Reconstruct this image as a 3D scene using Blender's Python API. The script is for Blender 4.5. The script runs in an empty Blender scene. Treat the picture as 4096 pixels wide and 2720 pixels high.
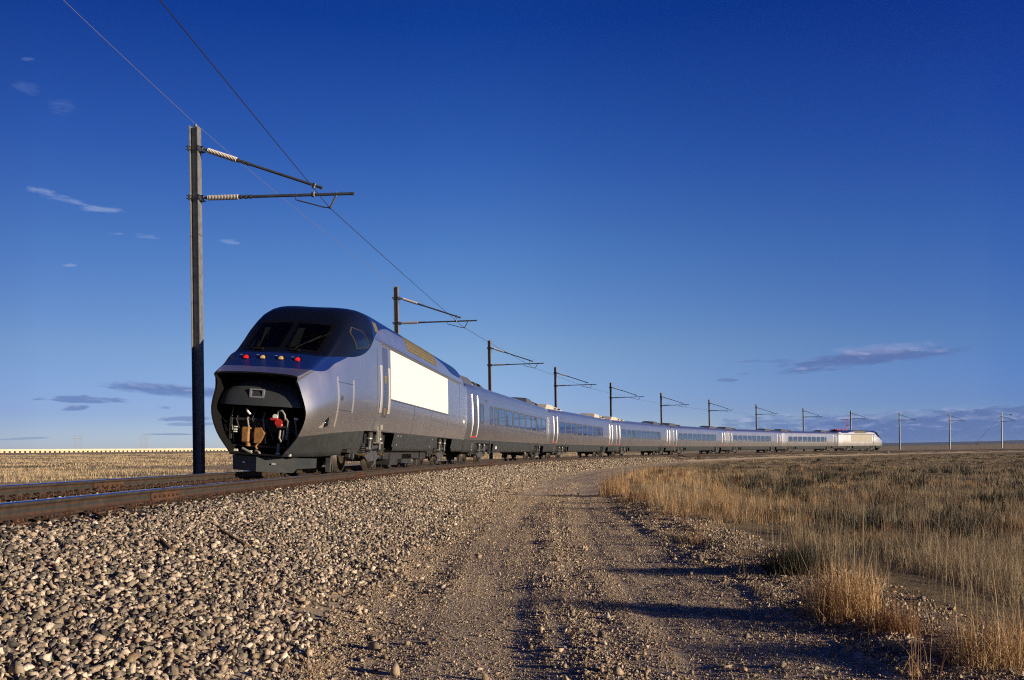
import bpy, bmesh, math, random
import numpy as np
from mathutils import Vector, Matrix, Quaternion
random.seed(7); rng = np.random.default_rng(11)
S = bpy.context.scene
COL = S.collection
# ---------------------------------------------------------------- track geometry (metres, low rail head = z 0)
XC, YC, RAD = 235.5339, 6.652, 241.5054      # centre and radius of the curve
CANT, GA, GRADE, HCAM = 0.0749, 0.7525, 0.0004, 0.4221

def tpos(s, lat, h, cant=True):
    """arc length s, lateral offset to the inside of the curve, height over the low rail -> world xyz"""
    s = np.asarray(s, float); lat = np.asarray(lat, float); h = np.asarray(h, float)
    th = s / RAD
    a = CANT if cant else 0.0
    la = (lat - GA) * math.cos(a) + h * math.sin(a) + GA
    hh = h * math.cos(a) - (lat - GA) * math.sin(a)
    r = RAD - la
    return np.stack(np.broadcast_arrays(XC - r * np.cos(th), YC + r * np.sin(th), hh + GRADE * s), -1)

def tframe(s):
    th = s / RAD
    return (Vector((math.sin(th), math.cos(th), 0)), Vector((math.cos(th), -math.sin(th), 0)))

def world_sl(X, Y):
    dx, dy = X - XC, Y - YC
    r = np.hypot(dx, dy)
    return RAD * np.arctan2(dy, -dx), RAD - r

# ---------------------------------------------------------------- value noise
_perm = rng.random((256, 256))
def vnoise(x, y):
    xi = np.floor(x).astype(int); yi = np.floor(y).astype(int)
    fx = x - xi; fy = y - yi
    fx = fx * fx * (3 - 2 * fx); fy = fy * fy * (3 - 2 * fy)
    g = lambda i, j: _perm[(xi + i) & 255, (yi + j) & 255]
    return (g(0, 0) * (1 - fx) + g(1, 0) * fx) * (1 - fy) + (g(0, 1) * (1 - fx) + g(1, 1) * fx) * fy
def fbm(x, y, o=4):
    v = 0; a = .5; t = 0
    for i in range(o):
        v = v + a * vnoise(x + 17.3 * i, y + 5.1 * i); t += a; x = x * 2.03; y = y * 2.03; a *= .5
    return v / t

# ---------------------------------------------------------------- objects
def tag(o, label=None, cat=None, group=None, kind=None):
    if label: o['label'] = label
    if cat: o['category'] = cat
    if group: o['group'] = group
    if kind: o['kind'] = kind
    return o
def empty(name, mw=None):
    o = bpy.data.objects.new(name, None); COL.objects.link(o)
    o.empty_display_size = .2
    if mw is not None: o.matrix_world = mw
    return o
def mesh_np(name, verts, faces, mats, parent=None, smooth=False, matidx=None, attrs=None):
    """verts (n,3); faces: list of equal-size index arrays or a list of tuples"""
    me = bpy.data.meshes.new(name)
    verts = np.asarray(verts, np.float32)
    if isinstance(faces, np.ndarray): faces = [faces]
    if len(faces) and isinstance(faces[0], np.ndarray):
        nl = sum(f.size for f in faces); nf = sum(len(f) for f in faces)
        me.vertices.add(len(verts)); me.vertices.foreach_set('co', verts.ravel())
        me.loops.add(nl); me.polygons.add(nf)
        me.loops.foreach_set('vertex_index', np.concatenate([f.ravel() for f in faces]).astype(np.int32))
        tot = np.concatenate([np.full(len(f), f.shape[1]) for f in faces])
        st = np.concatenate([[0], np.cumsum(tot)[:-1]])
        me.polygons.foreach_set('loop_start', st.astype(np.int32))
        me.update(calc_edges=True)
    else:
        me.from_pydata([tuple(map(float, v)) for v in verts], [], [tuple(map(int, f)) for f in faces]); me.update()
    for m in (mats if isinstance(mats, (list, tuple)) else [mats]): me.materials.append(m)
    if matidx is not None: me.polygons.foreach_set('material_index', np.asarray(matidx, np.int32))
    if smooth: me.polygons.foreach_set('use_smooth', np.ones(len(me.polygons), bool))
    if attrs:
        for k, v in attrs.items():
            a = me.attributes.new(k, 'FLOAT', 'POINT'); a.data.foreach_set('value', np.asarray(v, np.float32))
    me.validate()
    o = bpy.data.objects.new(name, me); COL.objects.link(o)
    if parent: o.parent = parent
    return o

class MB:
    """collects shapes into one mesh"""
    def __init__(s): s.v = []; s.f = []; s.m = []; s.sm = []
    def add(s, vs, fs, m=0, sm=False):
        b = len(s.v); s.v += [tuple(v) for v in vs]; s.f += [tuple(b + i for i in f) for f in fs]
        s.m += [m] * len(fs); s.sm += [sm] * len(fs); return s
    def box(s, c, d, m=0, rot=None, bev=0.0):
        x, y, z = [k / 2 for k in d]
        if bev > 0:
            b = min(bev, x * .9, y * .9, z * .9); vs = []
            bm = bmesh.new(); bmesh.ops.create_cube(bm, size=1)
            for v in bm.verts: v.co = Vector((v.co.x * 2 * x, v.co.y * 2 * y, v.co.z * 2 * z))
            bmesh.ops.bevel(bm, geom=bm.edges[:], offset=b, segments=1, affect='EDGES', profile=.5)
            bm.verts.index_update(); vs = [v.co.copy() for v in bm.verts]; fs = [[v.index for v in f.verts] for f in bm.faces]; bm.free()
        else:
            vs = [Vector((i, j, k)) for i in (-x, x) for j in (-y, y) for k in (-z, z)]
            fs = [(0, 1, 3, 2), (4, 6, 7, 5), (0, 4, 5, 1), (2, 3, 7, 6), (0, 2, 6, 4), (1, 5, 7, 3)]
        if rot is not None: vs = [rot @ v for v in vs]
        c = Vector(c); return s.add([v + c for v in vs], fs, m)
    def tube(s, pts, r, m=0, n=8, cap=True, sm=True):
        P = [Vector(p) for p in pts]; R = r if isinstance(r, (list, tuple)) else [r] * len(P)
        vs = []; fs = []; up = None
        for i, p in enumerate(P):
            t = (P[min(i + 1, len(P) - 1)] - P[max(i - 1, 0)])
            if t.length < 1e-9: t = Vector((0, 0, 1))
            t.normalize()
            if up is None: up = t.orthogonal().normalized()
            else:
                up = up - t * up.dot(t)
                if up.length < 1e-6: up = t.orthogonal()
                up.normalize()
            q = t.cross(up)
            for k in range(n):
                a = 2 * math.pi * k / n; vs.append(p + (up * math.cos(a) + q * math.sin(a)) * R[i])
        for i in range(len(P) - 1):
            for k in range(n):
                a = i * n + k; b = i * n + (k + 1) % n; fs.append((a, b, b + n, a + n))
        s.add(vs, fs, m, sm)
        if cap:
            s.add(vs[:n], [tuple(range(n - 1, -1, -1))], m); s.add(vs[-n:], [tuple(range(n))], m)
        return s
    def cyl(s, a, b, r, m=0, n=12): return s.tube([a, b], r, m, n)
    def prism(s, poly, axis, a, b, m=0):
        """poly: 2-D outline; axis the extrusion axis; a..b its range"""
        def mk(p, t):
            return {'x': (t, p[0], p[1]), 'y': (p[0], t, p[1]), 'z': (p[0], p[1], t)}[axis]
        n = len(poly); vs = [mk(p, a) for p in poly] + [mk(p, b) for p in poly]
        fs = [tuple(range(n - 1, -1, -1)), tuple(range(n, 2 * n))] + [(i, (i + 1) % n, n + (i + 1) % n, n + i) for i in range(n)]
        return s.add(vs, fs, m)
    def grid(s, P, m=0, sm=True, skip=None, flip=False):
        """P: rows x cols of points"""
        R = len(P); Cn = len(P[0]); vs = [p for r in P for p in r]; fs = []
        for i in range(R - 1):
            for j in range(Cn - 1):
                if skip and skip(i, j): continue
                q = (i * Cn + j, i * Cn + j + 1, (i + 1) * Cn + j + 1, (i + 1) * Cn + j)
                fs.append(q[::-1] if flip else q)
        return s.add(vs, fs, m, sm)
    def lathe(s, a, b, prof, m=0, n=12):
        """prof: (t along a-b in 0..1, radius)"""
        a = Vector(a); b = Vector(b); return s.tube([a.lerp(b, t) for t, r in prof], [r for t, r in prof], m, n)
    def build(s, name, mats, parent=None, recalc=True):
        me = bpy.data.meshes.new(name); me.from_pydata(s.v, [], s.f); me.update()
        for m in (mats if isinstance(mats, (list, tuple)) else [mats]): me.materials.append(m)
        me.polygons.foreach_set('material_index', s.m); me.polygons.foreach_set('use_smooth', s.sm)
        if recalc:
            bm = bmesh.new(); bm.from_mesh(me); bmesh.ops.recalc_face_normals(bm, faces=bm.faces[:]); bm.to_mesh(me); bm.free()
        o = bpy.data.objects.new(name, me); COL.objects.link(o)
        if parent: o.parent = parent
        return o
def kids(o): return [c for c in bpy.data.objects if c.parent == o]
def copy_tree(o, parent=None, km=None):
    if km is None:
        km = {}
        for c in bpy.data.objects:
            if c.parent: km.setdefault(c.parent.name, []).append(c)
    c = o.copy(); COL.objects.link(c)
    if parent: c.parent = parent
    for ch in km.get(o.name, []): copy_tree(ch, c, km)
    return c

# ---------------------------------------------------------------- materials
class NT:
    def __init__(s, tree): s.t = tree; s.n = tree.nodes; s.l = tree.links
    def new(s, typ, **kw):
        n = s.n.new(typ)
        for k, v in kw.items(): setattr(n, k, v)
        return n
    def link(s, a, b): s.l.new(a, b)
    def put(s, sock, v):
        if hasattr(v, 'is_output') or isinstance(v, bpy.types.NodeSocket): s.l.new(v, sock)
        else: sock.default_value = v
    def math(s, op, a, b=None, c=None, clamp=False):
        n = s.new('ShaderNodeMath', operation=op); n.use_clamp = clamp
        s.put(n.inputs[0], a)
        if b is not None: s.put(n.inputs[1], b)
        if c is not None: s.put(n.inputs[2], c)
        return n.outputs[0]
    def mix(s, f, a, b, mode='MIX'):
        n = s.new('ShaderNodeMix', data_type='RGBA', blend_type=mode); s.put(n.inputs[0], f)
        s.put(n.inputs[6], a if not isinstance(a, tuple) else (*a[:3], 1)); s.put(n.inputs[7], b if not isinstance(b, tuple) else (*b[:3], 1))
        return n.outputs[2]
    def ramp(s, f, stops, interp='LINEAR'):
        n = s.new('ShaderNodeValToRGB'); s.put(n.inputs[0], f); r = n.color_ramp; r.interpolation = interp
        while len(r.elements) < len(stops): r.elements.new(.5)
        for e, (p, c) in zip(r.elements, stops): e.position = p; e.color = (*c[:3], 1) if isinstance(c, tuple) else (c, c, c, 1)
        return n.outputs[0]
    def noise(s, vec, scale, detail=3, rough=.55, dist=0.):
        n = s.new('ShaderNodeTexNoise'); n.inputs['Scale'].default_value = scale; n.inputs['Detail'].default_value = detail
        n.inputs['Roughness'].default_value = rough; n.inputs['Distortion'].default_value = dist
        if vec is not None: s.link(vec, n.inputs['Vector'])
        return n.outputs[0]
    def smooth(s, v, a, b):
        n = s.new('ShaderNodeMapRange', interpolation_type='SMOOTHSTEP'); s.put(n.inputs[0], v)
        n.inputs[1].default_value = a; n.inputs[2].default_value = b; return n.outputs[0]
def newmat(name):
    m = bpy.data.materials.new(name); m.use_nodes = True; nt = NT(m.node_tree)
    b = m.node_tree.nodes['Principled BSDF']; return m, nt, b
def mat(name, col, rough=.5, metal=0., spec=.5, noise=0., nscale=8., coat=0., emit=None, estr=0., dirt=None, bump=0.):
    m, nt, b = newmat(name)
    b.inputs['Roughness'].default_value = rough; b.inputs['Metallic'].default_value = metal
    b.inputs['Specular IOR Level'].default_value = spec; b.inputs['Coat Weight'].default_value = coat
    tc = nt.new('ShaderNodeTexCoord').outputs['Object']
    if noise > 0:
        f = nt.noise(tc, nscale, 5, .65)
        d = dirt or tuple(c * (1 - noise) for c in col)
        c = nt.mix(nt.smooth(f, .35, .7), tuple(min(1, c * (1 + noise * .6)) for c in col), d)
        nt.link(c, b.inputs['Base Color'])
        nt.link(nt.math('MULTIPLY_ADD', f, noise * .5, rough - noise * .25, clamp=True), b.inputs['Roughness'])
        if bump:
            bn = nt.new('ShaderNodeBump'); bn.inputs['Strength'].default_value = bump; bn.inputs['Distance'].default_value = .02
            nt.link(nt.noise(tc, nscale * 6, 4, .7), bn.inputs['Height']); nt.link(bn.outputs[0], b.inputs['Normal'])
    else: b.inputs['Base Color'].default_value = (*col, 1)
    if emit: b.inputs['Emission Color'].default_value = (*emit, 1); b.inputs['Emission Strength'].default_value = estr
    return m
# ---------------------------------------------------------------- camera
FPX, CYP, PITCH, ROLL = 3405.6375, 1793.5973, .0071, .0147
cam = bpy.data.cameras.new('camera'); camo = bpy.data.objects.new('camera', cam); COL.objects.link(camo)
cam.sensor_width = 36; cam.lens = FPX / 4096 * 36; cam.shift_y = (CYP - 1360) / 4096
cam.clip_start = .05; cam.clip_end = 60000
camo.matrix_world = Matrix.Translation((0, 0, HCAM)) @ Matrix.Rotation(math.pi / 2 + PITCH, 4, 'X') @ Matrix.Rotation(-ROLL, 4, 'Z')
S.camera = camo
def in_view(P, mx=.12):
    """which points fall inside the photograph's field of view with a margin (used to spend detail only where it shows)"""
    X, Y, Z = P[:, 0], np.maximum(P[:, 1], 1e-3), P[:, 2] - HCAM
    u = X / Y * FPX / 2048; v = (CYP - Z / Y * FPX - 1360) / 1360
    return (P[:, 1] > .5) & (np.abs(u) < 1 + mx) & (v < 1 + mx) & (v > -1.1)
# ---------------------------------------------------------------- sun and sky
SUN_AZ, SUN_EL = math.radians(115), math.radians(9.0)
tosun = Vector((math.sin(SUN_AZ) * math.cos(SUN_EL), math.cos(SUN_AZ) * math.cos(SUN_EL), math.sin(SUN_EL)))
sl = bpy.data.lights.new('sun', 'SUN'); so = bpy.data.objects.new('sun', sl); COL.objects.link(so)
sl.energy = 5.0; sl.angle = math.radians(.5); sl.color = (1.0, .82, .585)
so.rotation_euler = (-tosun).to_track_quat('-Z', 'Y').to_euler(); so.location = (60, -60, 40)

W = bpy.data.worlds.new('World'); S.world = W; W.use_nodes = True
nt = NT(W.node_tree); bg = W.node_tree.nodes['Background']
sky = nt.new('ShaderNodeTexSky', sky_type='NISHITA'); sky.sun_disc = False
sky.sun_elevation = SUN_EL; sky.sun_rotation = SUN_AZ; sky.altitude = 1400; sky.air_density = 1.0; sky.dust_density = .25; sky.ozone_density = 2.0
gen = nt.new('ShaderNodeTexCoord').outputs['Generated']
sep = nt.new('ShaderNodeSeparateXYZ'); nt.link(gen, sep.inputs[0])
az = nt.math('ARCTAN2', sep.outputs[0], sep.outputs[1]); el = nt.math('ARCSINE', sep.outputs[2])
# the film's deep polarised blue: darkens with elevation and away to the right (90 degrees from the sun)
elp = nt.math('DIVIDE', el, 1.24, clamp=True)
tint = nt.ramp(elp, [(0, (1.05, 1.13, 1.9)), (.02, (.98, 1.08, 1.75)), (.04, (.82, .90, 1.55)), (.095, (.88, .96, 1.31)), (.185, (.57, .82, 1.34)), (.27, (.29, .58, 1.33)), (.38, (.06, .32, 1.14)), (.5, (.03, .22, .95)), (1, (.015, .09, .40))])
skyc = nt.mix(1.0, sky.outputs[0], tint, 'MULTIPLY')
aztint = nt.ramp(nt.math('MULTIPLY_ADD', az, 1 / 1.2, .5, clamp=True), [(.08, (.57, .58, .66)), (.4, (1, 1, 1)), (.56, (1, 1, 1)), (.92, (.42, .57, .86))], 'B_SPLINE')
skyc = nt.mix(1.0, skyc, aztint, 'MULTIPLY')
skyc = nt.mix(1.0, skyc, nt.math('MULTIPLY_ADD', nt.smooth(nt.math('ABSOLUTE', az), .85, 1.7), -.5, 1.0), 'MULTIPLY')  # sky at the sides and behind the camera dimmed to weaken its fill light

def pix_dir(x, y):
    dx, dy = x - 2048, y - CYP
    u = (dx * math.cos(ROLL) - dy * math.sin(ROLL)) / FPX; v = -(dx * math.sin(ROLL) + dy * math.cos(ROLL)) / FPX
    d = Vector((u, math.cos(PITCH) - v * math.sin(PITCH), math.sin(PITCH) + v * math.cos(PITCH))).normalized()
    return math.atan2(d.x, d.y), math.asin(d.z)
cxy = nt.new('ShaderNodeCombineXYZ'); nt.link(nt.math('MULTIPLY', az, 1.0), cxy.inputs[0]); nt.link(nt.math('MULTIPLY', el, 4.2), cxy.inputs[1])
n1 = nt.noise(cxy.outputs[0], 38, 8, .68, .6); n2 = nt.noise(cxy.outputs[0], 9, 4, .55, .2); n3 = nt.noise(cxy.outputs[0], 44, 6, .6, .4)
def cloud(skyc, x0, y0, x1, y1, thick, dark, lit, amt=1.0, rough=1.1, fade=.55):
    """a cloud bank stretched between two directions of the sky"""
    a0, e0 = pix_dir(x0, y0); a1, e1 = pix_dir(x1, y1)
    ac, ec = (a0 + a1) / 2, (e0 + e1) / 2; L = math.hypot(a1 - a0, e1 - e0) / 2; t = math.atan2(e1 - e0, a1 - a0)
    hz = thick / FPX / 2
    da = nt.math('SUBTRACT', az, ac); de = nt.math('SUBTRACT', el, ec)
    p = nt.math('DIVIDE', nt.math('ADD', nt.math('MULTIPLY', da, math.cos(t)), nt.math('MULTIPLY', de, math.sin(t))), L)
    q = nt.math('DIVIDE', nt.math('SUBTRACT', nt.math('MULTIPLY', de, math.cos(t)), nt.math('MULTIPLY', da, math.sin(t))), hz)
    r2 = nt.math('ADD', nt.math('POWER', nt.math('ABSOLUTE', p), 2.6), nt.math('POWER', nt.math('ABSOLUTE', q), 2))
    nn = nt.math('ADD', nt.math('MULTIPLY', nt.math('SUBTRACT', n1, .5), rough * 3.6), nt.math('MULTIPLY', nt.math('SUBTRACT', n2, .5), rough * 2.6))
    d = nt.math('ADD', nt.math('SUBTRACT', 1.12, r2), nn)
    m = nt.math('MULTIPLY', nt.smooth(d, -.1, fade + .4), amt)
    rim = nt.math('ADD', nt.math('MULTIPLY', q, .5), nt.math('MULTIPLY', nt.math('SUBTRACT', n3, .5), 3.4))
    c = nt.mix(nt.smooth(rim, .1, .9), dark, lit)
    return nt.mix(m, skyc, c)
K = 1 / .0875 / 1.28      # sky values are divided by the background strength below
D1 = (.10 * K, .165 * K, .385 * K); L1 = (.27 * K, .32 * K, .55 * K)
D2 = (.115 * K, .19 * K, .43 * K); L2 = (.34 * K, .40 * K, .62 * K)
W1 = (.36 * K, .45 * K, .68 * K)
for a in [(3090, 1464, 3600, 1424, 54, D1, L1, .85, .8, .7), (3280, 1440, 3880, 1402, 56, D1, L1, .9, .75, .7), (3330, 1412, 3760, 1376, 40, L1, (.30 * K, .35 * K, .58 * K), .42, 1.2, 1.2), (3090, 1492, 3420, 1462, 30, D1, L1, .7, 1.0, .8), (3000, 1448, 3200, 1440, 16, D2, L1, .5, 1.1), (2860, 1522, 2960, 1517, 17, D1, L1, .6, 1.2),
          (2940, 1498, 3050, 1490, 22, D1, L1, .55, 1.2), (2930, 1448, 3080, 1442, 12, D2, L1, .5, 1.2),
          (2830, 1730, 3500, 1690, 120, D2, L2, .8, 1.0, .9), (3150, 1735, 4600, 1690, 150, D1, L1, .93, .45, .55), (3660, 1664, 4400, 1622, 40, D1, L2, .9, .9),
          (2800, 1790, 4700, 1775, 70, (.12 * K, .19 * K, .42 * K), D2, .7, .3, .9),
          (400, 1538, 1000, 1582, 48, D2, L1, .85, .6), (150, 1592, 520, 1602, 26, D2, L1, .75, 1.3), (240, 1636, 350, 1628, 18, D2, L1, .7, 1.1),
          (600, 1634, 700, 1630, 12, D2, L1, .55, 1.2), (620, 1676, 860, 1672, 20, D2, L1, .6, 1.1), (660, 1698, 860, 1694, 14, D2, L1, .45, 1.1), (570, 1737, 800, 1737, 8, D2, D2, .55, .7), (0, 1758, 200, 1750, 9, D2, D2, .4, .9),
          (110, 752, 330, 820, 44, W1, W1, .42, 1.4, 1.1), (290, 828, 510, 848, 24, W1, W1, .42, 1.2, 1.0), (520, 936, 660, 946, 24, W1, W1, .38, 1.3, 1.0), (430, 936, 500, 934, 12, W1, W1, .3, 1.3, 1.), (870, 962, 960, 972, 20, W1, W1, .3, 1.3, 1.),
          (30, 340, 170, 350, 60, W1, W1, .10, 1.5, 1.4), (80, 236, 140, 236, 14, W1, W1, .14, 1.2, 1.), (180, 420, 310, 440, 50, W1, W1, .10, 1.5, 1.4), (240, 1062, 310, 1062, 12, W1, W1, .3, 1.3)]:
    skyc = cloud(skyc, *a)
nt.link(skyc, bg.inputs[0]); bg.inputs[1].default_value = .0935
S.cycles.filter_width = 1.1; S.cycles.use_denoising = False; S.cycles.sample_clamp_indirect = 2.5; S.view_settings.view_transform = 'Standard'; S.view_settings.look = 'None'; S.view_settings.exposure = .356; S.view_settings.gamma = 1
# ---------------------------------------------------------------- terrain
_IN = np.array([[-1.9, -.10], [-1.35, -.07], [0, -.19], [1.35, -.285], [1.7, -.31], [3.2, -.62], [4.3, -.88], [4.9, -.95], [5.2, -.955], [5.8, -.972], [6.5, -.954], [7.4, -.972], [8.0, -.955], [8.5, -.91], [9.1, -.885], [10, -.95], [12, -1.10], [16, -1.2], [240, -1.0]])
def ground_z(X, Y, rough=True):
    s, lat = world_sl(X, Y)
    z = np.interp(lat, _IN[:, 0], _IN[:, 1])
    D = np.maximum(-lat - 1.9, 0)                                   # outside the curve the prairie climbs to a low crest
    az = np.arctan2(X, Y)
    k = np.interp(az, [-.6, -.15, .3, .56], [.0172, .0172, .0122, .0142])
    crest = np.interp(az, [-.6, -.1, .3, .6], [640, 640, 330, 330])
    up = -.10 - 1.5 * np.clip(D / 4.2, 0, 1) + k * np.maximum(np.minimum(D, crest) - 32, 0) - .02 * np.maximum(D - crest, 0)
    up = np.where(D > 0, np.maximum(up, -30), z)
    z = np.where(lat < -1.9, up, z)
    if rough:
        far = np.clip((np.abs(lat - 3) - 7) / 6, 0, 1)
        z = z + far * (fbm(X * .11, Y * .11, 3) - .5) * .35 + far * (fbm(X * .9, Y * .9, 3) - .5) * .10
        near = np.clip((lat - 4.2) / .8, 0, 1) * (1 - far)
        berm = np.clip((lat - 8.0) / .5, 0, 1) * (1 - far)
        z = z + near * (fbm(lat * 4.5, s * .15, 3) - .5) * .028 + berm * (fbm(X * 4.2, Y * 4.2, 3) - .5) * .09 + np.clip(lat - 1.6, 0, 1) * (1 - far) * (fbm(X * 1.3 + 9, Y * 1.3, 2) - .5) * .07
    return z + GRADE * np.clip(s, -100, 400)

def surf_mat(name, kind):
    m, nt, b = newmat(name); b.inputs['Roughness'].default_value = .95; b.inputs['Specular IOR Level'].default_value = .15
    geo = nt.new('ShaderNodeNewGeometry').outputs['Position']
    big = nt.noise(geo, .09, 4, .6); mid = nt.noise(geo, .9, 5, .65); fine = nt.noise(geo, 26, 5, .75)
    vor = nt.new('ShaderNodeTexVoronoi'); vor.inputs['Scale'].default_value = 19; nt.link(geo, vor.inputs['Vector'])
    at = nt.new('ShaderNodeAttribute'); at.attribute_name = 'zone'
    if kind == 'ground':
        dry = nt.ramp(nt.math('MULTIPLY_ADD', mid, .6, nt.math('MULTIPLY', big, .5)), [(.38, (.11, .09, .056)), (.5, (.21, .165, .095)), (.58, (.29, .22, .12)), (.7, (.18, .15, .09))])
        dry = nt.mix(nt.smooth(fine, .4, .75), dry, (.30, .23, .12), 'MULTIPLY') if False else nt.mix(nt.math('MULTIPLY', nt.smooth(fine, .5, .7), .5), dry, (.06, .05, .034))
        dirt = nt.ramp(fine, [(.3, (.22, .17, .12)), (.55, (.39, .31, .225)), (.75, (.50, .41, .31))])
        at2 = nt.new('ShaderNodeAttribute'); at2.attribute_name = 'outer'
        pale = nt.ramp(nt.math('MULTIPLY_ADD', mid, .6, nt.math('MULTIPLY', big, .5)), [(.40, (.24, .19, .12)), (.5, (.46, .36, .22)), (.6, (.52, .41, .25)), (.7, (.34, .28, .18))])
        c = nt.mix(at2.outputs['Fac'], nt.mix(at.outputs['Fac'], dirt, dry), pale)
        bs, bd, sc = .9, .12, 5
    elif kind == 'road':
        c = nt.ramp(fine, [(.28, (.30, .235, .17)), (.5, (.52, .42, .31)), (.7, (.64, .535, .41)), (.85, (.72, .63, .51))])
        c = nt.mix(nt.math('MULTIPLY', nt.smooth(mid, .35, .7), .45), c, (.46, .35, .25)); bs, bd, sc = .7, .012, 55
        la = nt.new('ShaderNodeAttribute'); la.attribute_name = 'lat'; sa = nt.new('ShaderNodeAttribute'); sa.attribute_name = 'along'
        cc = nt.new('ShaderNodeCombineXYZ'); nt.link(nt.math('MULTIPLY', la.outputs['Fac'], 9.), cc.inputs[0]); nt.link(nt.math('MULTIPLY', sa.outputs['Fac'], .35), cc.inputs[1])
        sq = lambda a_, w_: nt.math('POWER', 2.718, nt.math('MULTIPLY', nt.math('POWER', nt.math('DIVIDE', nt.math('SUBTRACT', la.outputs['Fac'], a_), w_), 2), -1)); packed = nt.math('ADD', sq(5.65, .38), sq(7.4, .52))
        c = nt.mix(nt.math('MULTIPLY', packed, .3), c, nt.mix(nt.smooth(fine, .3, .7), (.46, .37, .27), (.60, .50, .38)))
        streak = nt.noise(cc.outputs[0], 1.0, 5, .65); c = nt.mix(nt.math('MULTIPLY', nt.smooth(streak, .42, .62), .5), c, (.66, .64, .62), 'MULTIPLY')
    else:
        cell = nt.ramp(nt.math('FRACT', nt.math('MULTIPLY', vor.outputs['Color'], 7.3)), [(0, (.09, .08, .07)), (.3, (.18, .155, .125)), (.6, (.28, .235, .19)), (.9, (.42, .37, .31))])
        c = nt.mix(nt.smooth(vor.outputs['Distance'], .25, .65), cell, (.035, .03, .026)); bs, bd, sc = 1.0, .05, 0
    nt.link(c, b.inputs['Base Color'])
    bn = nt.new('ShaderNodeBump'); bn.inputs['Strength'].default_value = bs; bn.inputs['Distance'].default_value = bd
    nt.link(nt.noise(geo, sc, 6, .75) if sc else nt.math('SUBTRACT', 1, vor.outputs['Distance']), bn.inputs['Height']); nt.link(bn.outputs[0], b.inputs['Normal'])
    return m
M_ground, M_road, M_bed = surf_mat('prairie', 'ground'), surf_mat('gravel_road', 'road'), surf_mat('ballast_bed', 'bed')

def sl_sheet(name, ss, lats, m, lift, label, kind='structure'):
    Sg, Lg = np.meshgrid(ss, lats, indexing='ij')
    th = Sg / RAD; r = RAD - Lg
    X = XC - r * np.cos(th); Y = YC + r * np.sin(th); Z = ground_z(X, Y) + lift
    V = np.stack([X, Y, Z], -1).reshape(-1, 3); n, k = len(ss), len(lats)
    i = (np.arange(n - 1)[:, None] * k + np.arange(k - 1)[None]).ravel()
    F = np.stack([i, i + k, i + k + 1, i + 1], -1)
    zone = np.clip((Lg - 9.0 + (fbm(X * .8, Y * .8, 3) - .5) * 2.2) / 1.0, 0, 1) + np.clip((-Lg - 4.2) / 1, 0, 1)
    o = mesh_np(name, V, F, m, smooth=True, attrs={'zone': np.clip(zone, 0, 1).ravel(), 'outer': np.clip((-Lg - 4.2) / 1, 0, 1).ravel(), 'lat': Lg.ravel(), 'along': Sg.ravel()})
    return tag(o, label, None, None, kind)
s_near = np.arange(-16, 34, .22)
s_all = np.unique(np.concatenate([-np.geomspace(16, RAD * math.pi - .01, 60)[::-1], s_near, np.geomspace(34, RAD * math.pi, 190)]))
l_all = np.unique(np.concatenate([-np.geomspace(12, 8000, 70)[::-1], np.arange(-12, 15, .24), np.geomspace(15, RAD - .5, 45)]))
sl_sheet('ground', s_all, l_all, M_ground, 0, 'dry prairie ground of pale dirt and grass on both sides of the curving track')
s_road = np.unique(np.concatenate([np.arange(-14, 30, .12), np.geomspace(30, 330, 260)]))
sl_sheet('dirt_road', s_road, np.arange(3.75, 8.26, .1), M_road, .008, 'narrow gravel service road curving beside the ballast')
sl_sheet('ballast_bed', s_road, np.unique(np.concatenate([np.arange(-4.4, -1.3, .3), np.arange(-1.3, 3.9, .16)])), M_bed, .006, 'sloping bed of crushed stone under the track')
# far country beyond the prairie crest: low ranges on the horizon
def hill(name, pts, label, m, depth=900):
    mb = MB(); top = []
    rows = []
    for d, f in ((-depth, 0), (-depth * .45, .55), (0, 1), (depth * .5, .5), (depth, 0)):
        rows.append([(math.sin(a) * (R + d), math.cos(a) * (R + d), -30 + (h + 30) * f) for a, R, h in pts])
    mb.grid(rows); o = mb.build(name, m); return tag(o, label, None, None, 'structure')
M_hill = mat('far_hills_hazed', (.075, .085, .10), .95, noise=.3, nscale=.002)  # blue haze and cloud shadow mixed into the scrub colour
def range_pts(a0, a1, n, R, hf): return [(a0 + (a1 - a0) * i / n, R, hf(i / n)) for i in range(n + 1)]
hill('distant_plateau', range_pts(.15, .75, 60, 7000, lambda t: 42 + 12 * float(fbm(np.array([t * 9.]), np.array([3.]), 3)[0])), 'long low plateau along the horizon at right', M_hill)
hill('distant_butte', [(.388, 7600, 40), (.394, 7600, 56), (.400, 7600, 68), (.404, 7600, 64), (.412, 7600, 52), (.42, 7600, 40)], 'small flat butte rising over the plateau', M_hill, 300)

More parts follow.
